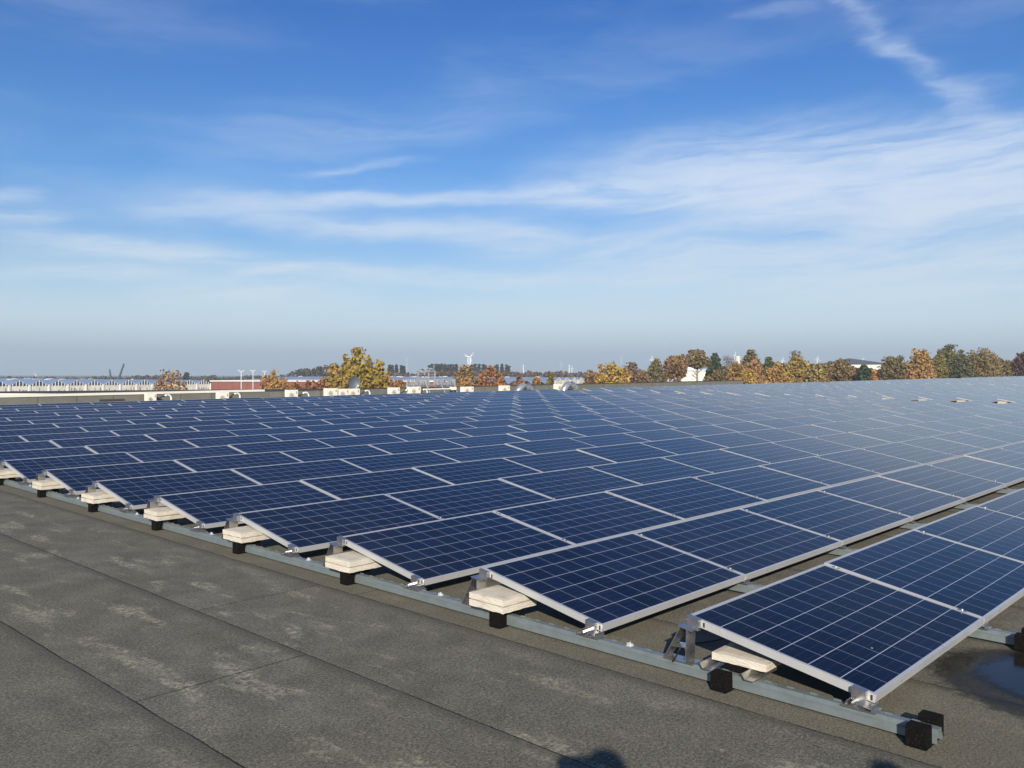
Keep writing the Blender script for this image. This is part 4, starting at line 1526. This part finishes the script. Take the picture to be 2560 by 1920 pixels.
def tree(name, label, x, ytop, hw, D, col, nleaf=2600, size=0.30, shape='round', zlow=None, group='autumn trees beyond the roof', bark='bark', rough=0.36, n=11, lobes_px=None, limbs=7, hollow=0.25):
    p = far(x, ytop, D)
    h = p.z - GROUND
    k = D / FPX
    rw = hw * k * (1.13 if x > 1450 else 1.0)
    seed = int(tree_rng.integers(1 << 30))
    g = np.random.default_rng(seed)
    t_ = thing(name, label, 'tree' if 'bush' not in name and 'hedge' not in name else 'bush', at=(p.x, p.y, GROUND), group=group)
    z0 = (h * 0.30 if zlow is None else zlow)
    lb = crown_lobes(0, 0, z0, h, rw, g, n, rough, shape)
    if lobes_px:      # extra lobes: (dx px, top y, half width px)
        for dx, yt, hp in lobes_px:
            q = far(x + dx, yt, D)
            lb += crown_lobes(q.x - p.x, q.y - p.y, z0, q.z - GROUND, hp * k, g, max(5, n // 2), rough, shape)
    me = leaf_mesh('crown', lb, int(nleaf * 2.4), size * 0.78, seed, hollow=hollow)
    o = bpy.data.objects.new('crown', me)
    C.objects.link(o)
    o.parent = t_
    o.color = (*[c * 1.5 for c in col], 1)
    m_ = MB()
    tr = max(0.10, h * 0.016)
    top = z0 + (h - z0) * 0.62
    jx, jy = g.normal() * tr, g.normal() * tr
    m_.tube([(0, 0, 0), (jx, jy, z0 * .6), (jx * .5, jy * 1.5, z0 + (h - z0) * .25), (0, 0, top)], [tr * 1.25, tr, tr * .75, tr * .25], 8)
    for q in range(limbs):
        a = g.random() * 2 * pi
        zs = z0 * .7 + (top - z0 * .7) * (0.1 + 0.75 * g.random())
        ln = rw * (0.55 + 0.4 * g.random())
        e = V((cos(a) * ln, sin(a) * ln, zs + ln * (0.55 + 0.6 * g.random())))
        if e.z > h * .97:
            e.z = h * .97
        st = V((jx * .6, jy, zs))
        md = st.lerp(e, 0.5) + V((0, 0, -0.08 * ln))
        m_.tube([st, md, e], [tr * .5, tr * .3, tr * .1], 6)
        for q2 in range(2):
            e2 = md + V((g.normal() * ln * .35, g.normal() * ln * .35, ln * .35))
            m_.tube([md, e2], [tr * .24, tr * .07], 5)
    m_.build('trunk', bark, t_)
    return t_


OCH, GOLD, ORA, RUST = (0.235, 0.140, 0.026), (0.300, 0.175, 0.026), (0.300, 0.128, 0.026), (0.215, 0.070, 0.026)
OLI, GRO, BRO, DGR = (0.112, 0.098, 0.032), (0.118, 0.088, 0.050), (0.165, 0.090, 0.040), (0.034, 0.050, 0.024)
GRE = (0.085, 0.085, 0.030)

# left and middle
tree('orange_tree', 'thin orange-brown tree in front of the greenhouse, left', 425, 924, 30, 75, (0.235, 0.115, 0.035), 900, 0.13, 'vase', zlow=4.3, rough=.26, n=9, lobes_px=[(-28, 950, 14), (30, 953, 16), (2, 965, 40)], limbs=14)
tree('dark_tree', 'round dark green tree behind the thin orange tree', 466, 930, 10, 330, (0.035, 0.045, 0.025), 700, 0.40, zlow=1)
tree('ochre_bush', 'ochre bush with a taller orange tuft, left of the big golden tree', 684, 921, 19, 85, (0.27, 0.14, 0.035), 1500, 0.16, lobes_px=[(-18, 938, 22), (24, 941, 26), (2, 945, 38)], zlow=3.5, rough=.3)
tree('golden_tree', 'biggest golden tree, left of centre behind the satellite dish', 893, 868, 42, 95, (0.235, 0.150, 0.020), 5200, 0.20, 'round', zlow=3.0, rough=.26, n=13, lobes_px=[(-56, 906, 26), (55, 900, 28), (-78, 936, 20), (74, 935, 22), (30, 888, 18), (-30, 884, 16), (0, 925, 70)], limbs=14)
tree('russet_bush', 'russet hedge bush left below the big golden tree', 775, 947, 40, 90, (0.215, 0.085, 0.03), 1500, 0.17, zlow=3.0, lobes_px=[(-35, 951, 25), (30, 945, 25)], group='russet hedge bushes')
tree('russet_bush', 'russet hedge bush right of the big golden tree', 1000, 948, 30, 95, (0.20, 0.10, 0.03), 1100, 0.17, zlow=3.0, lobes_px=[(-25, 946, 22)], group='russet hedge bushes')
tree('orange_tree', 'feathery orange tree rising right of the sign frame', 1162, 911, 22, 100, (0.215, 0.125, 0.045), 1000, 0.17, 'vase', zlow=3.2, rough=.3, lobes_px=[(-12, 930, 18), (18, 935, 20)], limbs=12)
tree('red_tree', 'reddish tree over the hedge between sign and first duct', 1228, 914, 16, 105, (0.215, 0.085, 0.035), 900, 0.18, 'vase', zlow=3.0, rough=.3, lobes_px=[(-18, 928, 14), (20, 930, 14)], limbs=12)
for x, yt, hw, col, lab in ((1160, 944, 26, (0.24, 0.12, 0.03), 'orange hedge bush at the right foot of the sign frame'), (1205, 941, 26, (0.235, 0.085, 0.028), 'red-orange hedge bush right of the sign'),
                            (1252, 944, 26, (0.25, 0.095, 0.026), 'red hedge bush above the air conditioner left of the first duct'), (1298, 940, 26, (0.215, 0.088, 0.032), 'red hedge bush behind the first silver duct'),
                            (1340, 943, 22, (0.27, 0.12, 0.028), 'orange-red hedge bush right of the first silver duct')):
    tree('hedge_bush', lab, x, yt, hw, 95, col, 1200, 0.17, zlow=2.5, group='red hedge bushes', rough=.32)
tree('green_bush', 'yellow-green round bush between the two silver ducts', 1376, 930, 14, 100, (0.135, 0.105, 0.018), 900, 0.17, zlow=3.0, rough=.33)
# right of the ducts
tree('brown_bush', 'brown bush at the left side of the right golden tree', 1478, 924, 18, 120, (0.16, 0.085, 0.04), 1000, 0.20, zlow=3, lobes_px=[(-10, 935, 14)])
tree('golden_tree', 'broad golden tree right of the second duct', 1532, 904, 38, 120, (0.285, 0.165, 0.024), 3600, 0.22, zlow=2.5, rough=.28, n=12, lobes_px=[(-30, 910, 20), (26, 912, 26), (-10, 930, 50), (20, 935, 40)], limbs=12)
tree('purple_tree', 'thin purple-brown tree right behind the golden tree', 1578, 905, 16, 140, (0.145, 0.085, 0.055), 600, 0.22, 'vase', zlow=4, lobes_px=[(18, 922, 14)], limbs=12)
tree('brown_bush', 'low brown bush between the golden and the grey-brown tree', 1606, 926, 22, 140, (0.15, 0.088, 0.042), 1100, 0.22, zlow=3)
tree('grey_tree', 'grey-olive half bare tree under a wind turbine', 1640, 897, 24, 145, (0.125, 0.095, 0.042), 1500, 0.24, zlow=3, lobes_px=[(-16, 918, 16)], limbs=14, rough=.3)
tree('russet_tree', 'russet-brown tree left of the white building', 1688, 889, 26, 150, (0.165, 0.092, 0.038), 1900, 0.25, zlow=8.0, lobes_px=[(-14, 899, 16), (18, 886, 14)], limbs=12, rough=.3)
tree('tall_tree', 'tall grey-brown tree whose trunk stands against the white building', 1741, 874, 25, 150, (0.145, 0.098, 0.045), 1300, 0.25, 'round', zlow=9.9, lobes_px=[(-20, 891, 15), (22, 893, 15)], limbs=9, rough=.27, bark='palebark')
tree('russet_bush', 'russet bush before the left end of the white building', 1662, 930, 12, 146, (0.165, 0.092, 0.038), 700, 0.23, zlow=2.5, lobes_px=[(14, 946, 8)])
tree('brown_bush', 'sparse low brown bush at the foot of the white building', 1700, 943, 9, 146, (0.150, 0.095, 0.040), 420, 0.20, zlow=3.5, lobes_px=[(-14, 938, 7), (24, 950, 8)])
tree('conifer', 'dark green pine right of the white building', 1786, 882, 17, 155, (0.044, 0.056, 0.028), 1500, 0.26, zlow=5, lobes_px=[(-8, 908, 16), (8, 892, 13)], rough=.3)
tree('bare_tree', 'bare grey tree behind the dark green pine', 1822, 888, 20, 200, (0.15, 0.13, 0.115), 260, 0.20, 'vase', zlow=5, limbs=26, bark='palebark')
tree('brown_bush', 'wide brown-olive bush right of the white building', 1795, 922, 26, 140, (0.140, 0.085, 0.030), 1600, 0.23, zlow=2.5, lobes_px=[(-28, 938, 20), (20, 930, 20)])
tree('orange_tree', 'bronze-orange tree below the cream tower', 1840, 904, 28, 145, (0.215, 0.115, 0.032), 2300, 0.24, zlow=2.5, lobes_px=[(-15, 915, 18), (18, 910, 20)])
tree('olive_tree', 'olive-brown tree top right of the cream tower', 1878, 873, 22, 160, (0.120, 0.088, 0.040), 1500, 0.25, zlow=5, limbs=12)
tree('red_tree', 'tree with a salmon red crown below the olive tree top', 1885, 899, 20, 140, (0.235, 0.110, 0.050), 1200, 0.23, zlow=6.0)
tree('golden_tree', 'yellow-orange tree below the salmon red crown', 1872, 922, 30, 132, (0.275, 0.150, 0.026), 1900, 0.22, zlow=2.5)
tree('green_tree', 'small dark olive tree between golden crowns', 1921, 892, 19, 150, (0.075, 0.072, 0.026), 1300, 0.25, zlow=3)
tree('bare_tree', 'wispy bare tree top sticking out above the golden tree', 1990, 876, 17, 175, (0.16, 0.12, 0.105), 240, 0.2, 'vase', zlow=9, limbs=26)
tree('golden_tree', 'orange-gold tree left of the half sunk turbine', 1944, 905, 30, 140, (0.265, 0.140, 0.030), 2300, 0.23, zlow=2.5, lobes_px=[(-18, 918, 20)])
tree('golden_tree', 'large gold-brown tree right of the half sunk turbine', 1990, 888, 32, 145, (0.235, 0.145, 0.034), 3000, 0.24, zlow=2.5, lobes_px=[(22, 902, 20), (-10, 915, 34)], rough=.3)
tree('olive_tree', 'olive-yellow tree under the turbine left of the hall', 2045, 907, 28, 140, (0.205, 0.140, 0.038), 2100, 0.23, zlow=2.5, lobes_px=[(-12, 925, 26)])
tree('brown_tree', 'rounded brown tree left of the distant hall', 2105, 897, 34, 150, (0.160, 0.098, 0.038), 3000, 0.24, zlow=2.5, lobes_px=[(-30, 903, 18), (8, 912, 36)], rough=.3)
tree('green_tree', 'dark green tree in front of the distant hall wall', 2160, 912, 22, 145, (0.044, 0.058, 0.028), 1700, 0.24, zlow=2.5)
tree('orange_bush', 'small bright orange bush right of the dark green tree', 2186, 926, 10, 138, (0.35, 0.135, 0.02), 500, 0.22, zlow=3)
tree('brown_tree', 'brown-green tree right of the distant hall', 2228, 891, 34, 165, (0.118, 0.085, 0.034), 2600, 0.26, zlow=3, lobes_px=[(22, 888, 16), (-22, 908, 20)], rough=.3)
tree('orange_tree', 'bright orange cone shaped tree, right', 2300, 872, 38, 165, (0.285, 0.150, 0.040), 4200, 0.24, 'round', zlow=3, lobes_px=[(-18, 898, 22), (14, 880, 22), (-20, 920, 30)], rough=.26)
tree('green_tree', 'tall olive green tree behind the bright orange one', 2372, 861, 34, 195, (0.098, 0.086, 0.026), 3000, 0.28, zlow=4, lobes_px=[(-22, 872, 16), (30, 874, 20)], rough=.3)
tree('olive_tree', 'narrow yellow-olive tree right of the bright orange one', 2348, 884, 22, 172, (0.150, 0.115, 0.028), 1900, 0.25, zlow=3)
tree('willow_tree', 'dense grey-green willow, right', 2405, 886, 34, 172, (0.088, 0.082, 0.034), 3200, 0.22, zlow=2.5, rough=.34)
tree('willow_tree', 'big willow with a golden top and pale trunk, right', 2458, 867, 46, 178, (0.170, 0.112, 0.036), 4400, 0.22, zlow=2.5, lobes_px=[(-26, 874, 24), (28, 882, 24), (0, 900, 50)], rough=.3, bark='palebark', limbs=12)
tree('olive_tree', 'low olive tree at the right of the willows', 2510, 905, 24, 180, (0.115, 0.088, 0.030), 1700, 0.24, zlow=2.5)
tree('copper_tree', 'dark copper-brown tree at the right edge', 2566, 878, 38, 185, (0.082, 0.040, 0.026), 3000, 0.27, zlow=2.5, lobes_px=[(-24, 893, 20)], rough=.3)

# poplar row in the distance
POP = [(974, 911), (981, 912), (991, 911), (1003, 913), (1009.5, 914), (1073, 913), (1080, 910), (1090, 909), (1097, 910), (1104, 909), (1112, 910), (1120, 911), (1126, 910), (1133, 911), (1141, 910),
       (1179, 911), (1187, 909), (1198, 910), (1208, 911), (1213, 912), (1225, 913), (1243, 911), (1255, 910), (1266, 911), (1272, 914)]
pop_src = []
for i, (x, yt) in enumerate(POP):
    D = 460
    p = far(x, yt, D)
    h = p.z - GROUND
    lab = '%s slim grey-green poplar from the left in the distant row' % ORD[i + 1]
    if i < 4:
        t_ = thing('poplar_tree', lab, 'tree', at=(p.x, p.y, GROUND), group='poplars in a distant row')
        g = np.random.default_rng(100 + i)
        me = leaf_mesh('crown', crown_lobes(0, 0, 4.0, h, 1.15, g, 8, 0.6, 'col'), 420, 0.42, 200 + i)
        o = bpy.data.objects.new('crown', me)
        C.objects.link(o)
        o.parent = t_
        o.color = (0.050, 0.056, 0.034, 1)
        tk = MB().tube([(0, 0, 0), (0, 0, h * .8)], [0.28, 0.1], 6).build('trunk', 'palebark', t_)
        KIDS[t_.name] = [o, tk]
        pop_src.append((t_, h))
    else:
        s_, h0 = pop_src[(i * 7) % 4]
        copy_tree(s_, T(p.x, p.y, GROUND) @ Matrix.Rotation(i * 1.3, 4, 'Z') @ Matrix.Scale(h / h0, 4), lab, 'poplars in a distant row')

# far woods and treelines: uncountable masses


def wood(name, label, prof, D, col, size, per_px, seed, thick=14.0):
    """prof: list of (photo x, top y)"""
    g = np.random.default_rng(seed)
    k = D / FPX
    lobes = []
    for (xa, ya), (xb, yb) in zip(prof, prof[1:]):
        nn = max(1, int((xb - xa) / 5))
        for j in range(nn):
            t = (j + g.random()) / nn
            x = xa + (xb - xa) * t
            y = ya + (yb - ya) * t + g.random() * 3.0
            dd = D + g.normal() * thick
            p = far(x, y, dd)
            hgt = p.z - GROUND
            r = (4 + 4 * g.random()) * k
            zz = hgt - r * 0.8
            lobes.append((p.x, p.y, zz, r, r, r * .85))
            while zz > r * .8:
                zz -= r * 1.1
                lobes.append((p.x + g.normal() * r * .4, p.y + g.normal() * r * .4, max(zz, r * .5), r * 1.1, r * 1.1, r * .9))
    nleaf = int((prof[-1][0] - prof[0][0]) * per_px)
    me = leaf_mesh(name, lobes, nleaf, size, seed, hollow=.4)
    o = bpy.data.objects.new(name, me)
    C.objects.link(o)
    o.location = (0, 0, GROUND)
    o.color = (*col, 1)
    tag(o, label, 'trees', kind='stuff')
    return o


wood('far_treeline', 'low far treeline along the left horizon', [(-120, 944), (30, 942), (40, 941), (70, 944), (90, 942), (110, 944), (130, 941), (150, 945), (185, 940), (200, 944), (255, 940), (280, 942), (320, 943), (345, 938), (390, 938), (430, 944), (500, 941), (530, 937), (545, 943), (600, 940), (640, 938), (720, 940)], 560, (0.115, 0.082, 0.055), 0.75, 14, 31)
wood('far_wood', 'grey-brown wood behind the hedge left of the big golden tree', [(700, 938), (725, 932), (745, 922), (765, 919), (775, 924), (800, 914), (830, 910), (860, 914)], 350, (0.098, 0.082, 0.058), 0.5, 24, 32)
wood('far_treeline', 'brown far treeline behind the sign frame', [(940, 928), (980, 930), (1010, 932), (1040, 933), (1060, 930), (1085, 928), (1120, 925), (1160, 926), (1200, 924), (1250, 928), (1290, 929), (1310, 930), (1335, 927), (1360, 930), (1380, 927), (1400, 927), (1420, 931), (1470, 930), (1500, 930)], 420, (0.145, 0.082, 0.048), 0.6, 22, 33)
wood('far_wood', 'mixed autumn wood filling in behind the right hand trees', [(1460, 940), (1580, 930), (1645, 920), (1664, 950), (1764, 950), (1780, 915), (1850, 912), (1930, 908), (2020, 908), (2080, 909), (2120, 914), (2200, 924), (2230, 909), (2320, 896), (2420, 890), (2500, 895), (2540, 902), (2640, 895)], 205, (0.150, 0.095, 0.036), 0.34, 34, 34, thick=6)

# ------------------------------------------------------------------ the two people whose shadows reach into the picture


def person(name, label, root, yaw, pose, coat):
    """one continuous skinned body; root = floor point (field frame), facing +Y turned by yaw"""
    t_ = thing(name, label, 'person', field(root[0], root[1], 0.0, -yaw))
    pts, edges, rad = [], [], []

    def j(p, r, frm=None):
        pts.append(p)
        rad.append(r)
        if frm is not None:
            edges.append((frm, len(pts) - 1))
        return len(pts) - 1
    pel = j((0, 0, 0.95), 0.145)
    bel = j((0, 0.01, 1.12), 0.140, pel)
    che = j((0, 0.0, 1.32), 0.160, bel)
    nk0 = j((0, 0.0, 1.47), 0.075, che)
    nk1 = j((0, 0.02, 1.54), 0.058, nk0)
    hd0 = j((0, 0.035, 1.62), 0.082, nk1)
    hd1 = j((0, 0.03, 1.70), 0.078, hd0)
    for s in (-1, 1):
        hp = j((0.10 * s, 0, 0.90), 0.098, pel)
        kn = j((0.115 * s, 0.02, 0.50), 0.062, hp)
        an = j((0.12 * s, -0.02, 0.10), 0.045, kn)
        j((0.13 * s, 0.14, 0.04), 0.040, an)
        sh = j((0.19 * s, 0.0, 1.42), 0.066, che)
        if pose == 'photo':
            elb = j((0.25 * s, 0.14, 1.20), 0.046, sh)
            wr = j((0.10 * s - 0.09, 0.21, 1.50), 0.031, elb)
            j((0.085 * s - 0.085, 0.265, 1.555), 0.027, wr)
        else:
            elb = j((0.25 * s, -0.03, 1.14), 0.046, sh)
            wr = j((0.26 * s, 0.06, 0.90), 0.032, elb)
            j((0.255 * s, 0.09, 0.81), 0.028, wr)
    me = bpy.data.meshes.new('body')
    me.from_pydata(pts, edges, [])
    o = bpy.data.objects.new('body', me)
    C.objects.link(o)
    o.parent = t_
    sk = o.modifiers.new('skin', 'SKIN')
    for i, r in enumerate(rad):
        me.skin_vertices[0].data[i].radius = (r, r)
        me.skin_vertices[0].data[i].use_root = (i == 0)
    sb = o.modifiers.new('sub', 'SUBSURF')
    sb.levels = sb.render_levels = 2
    me.materials.append(MAT[coat])
    h = MB()
    vs, fs = [(0, 0, 1)], []
    for a in range(1, 7):
        for k in range(18):
            an = a / 6 * R(105)
            vs.append((sin(an) * cos(2 * pi * k / 18), sin(an) * sin(2 * pi * k / 18), cos(an)))
    for k in range(18):
        fs.append((0, 1 + k, 1 + (k + 1) % 18))
        for a in range(5):
            fs.append((1 + a * 18 + k, 1 + (a + 1) * 18 + k, 1 + (a + 1) * 18 + (k + 1) % 18, 1 + a * 18 + (k + 1) % 18))
    h.add([(x * .092, 0.02 + y * .108, 1.665 + z * .108) for x, y, z in vs], fs)
    h.build('hair', 'hair', t_, smooth=True)
    return t_


fy = Matrix.Rotation(-YAW, 4, 'Z')
hx, hy = -4.108, -1.812
person('person', 'person in a dark jacket holding up a phone, casting the head shadow', (hx, hy), YAW, 'photo', 'coat')
person('person', 'person in dark clothes standing right of the photographer', (-3.42, -2.69), YAW, 'stand', 'trousers')
ph = MB().box(-0.030, 0.120, -0.020, -0.012, -0.060, 0.026)
pm_ = ph.build('phone', 'phone', mat=M @ T(CX, CY, CZ) @ fy)
tag(pm_, 'black phone held sideways in two hands by the photographer', 'phone')

# ------------------------------------------------------------------ mist over the fields
hz = MB().box(-3100, 3100, -3100, 3100, GROUND - 10, 75).build('haze', 'hose')
hm = bpy.data.materials.new('mist')
hm.use_nodes = True
hm.node_tree.nodes.clear()
pv = hm.node_tree.nodes.new('ShaderNodeVolumePrincipled')
pv.inputs['Color'].default_value = (0.62, 0.73, 0.83, 1)
pv.inputs['Density'].default_value = 0.00045
pv.inputs['Anisotropy'].default_value = 0.0
ho = hm.node_tree.nodes.new('ShaderNodeOutputMaterial')
hm.node_tree.links.new(pv.outputs[0], ho.inputs['Volume'])
hz.data.materials.clear()
hz.data.materials.append(hm)
tag(hz, kind='stuff')
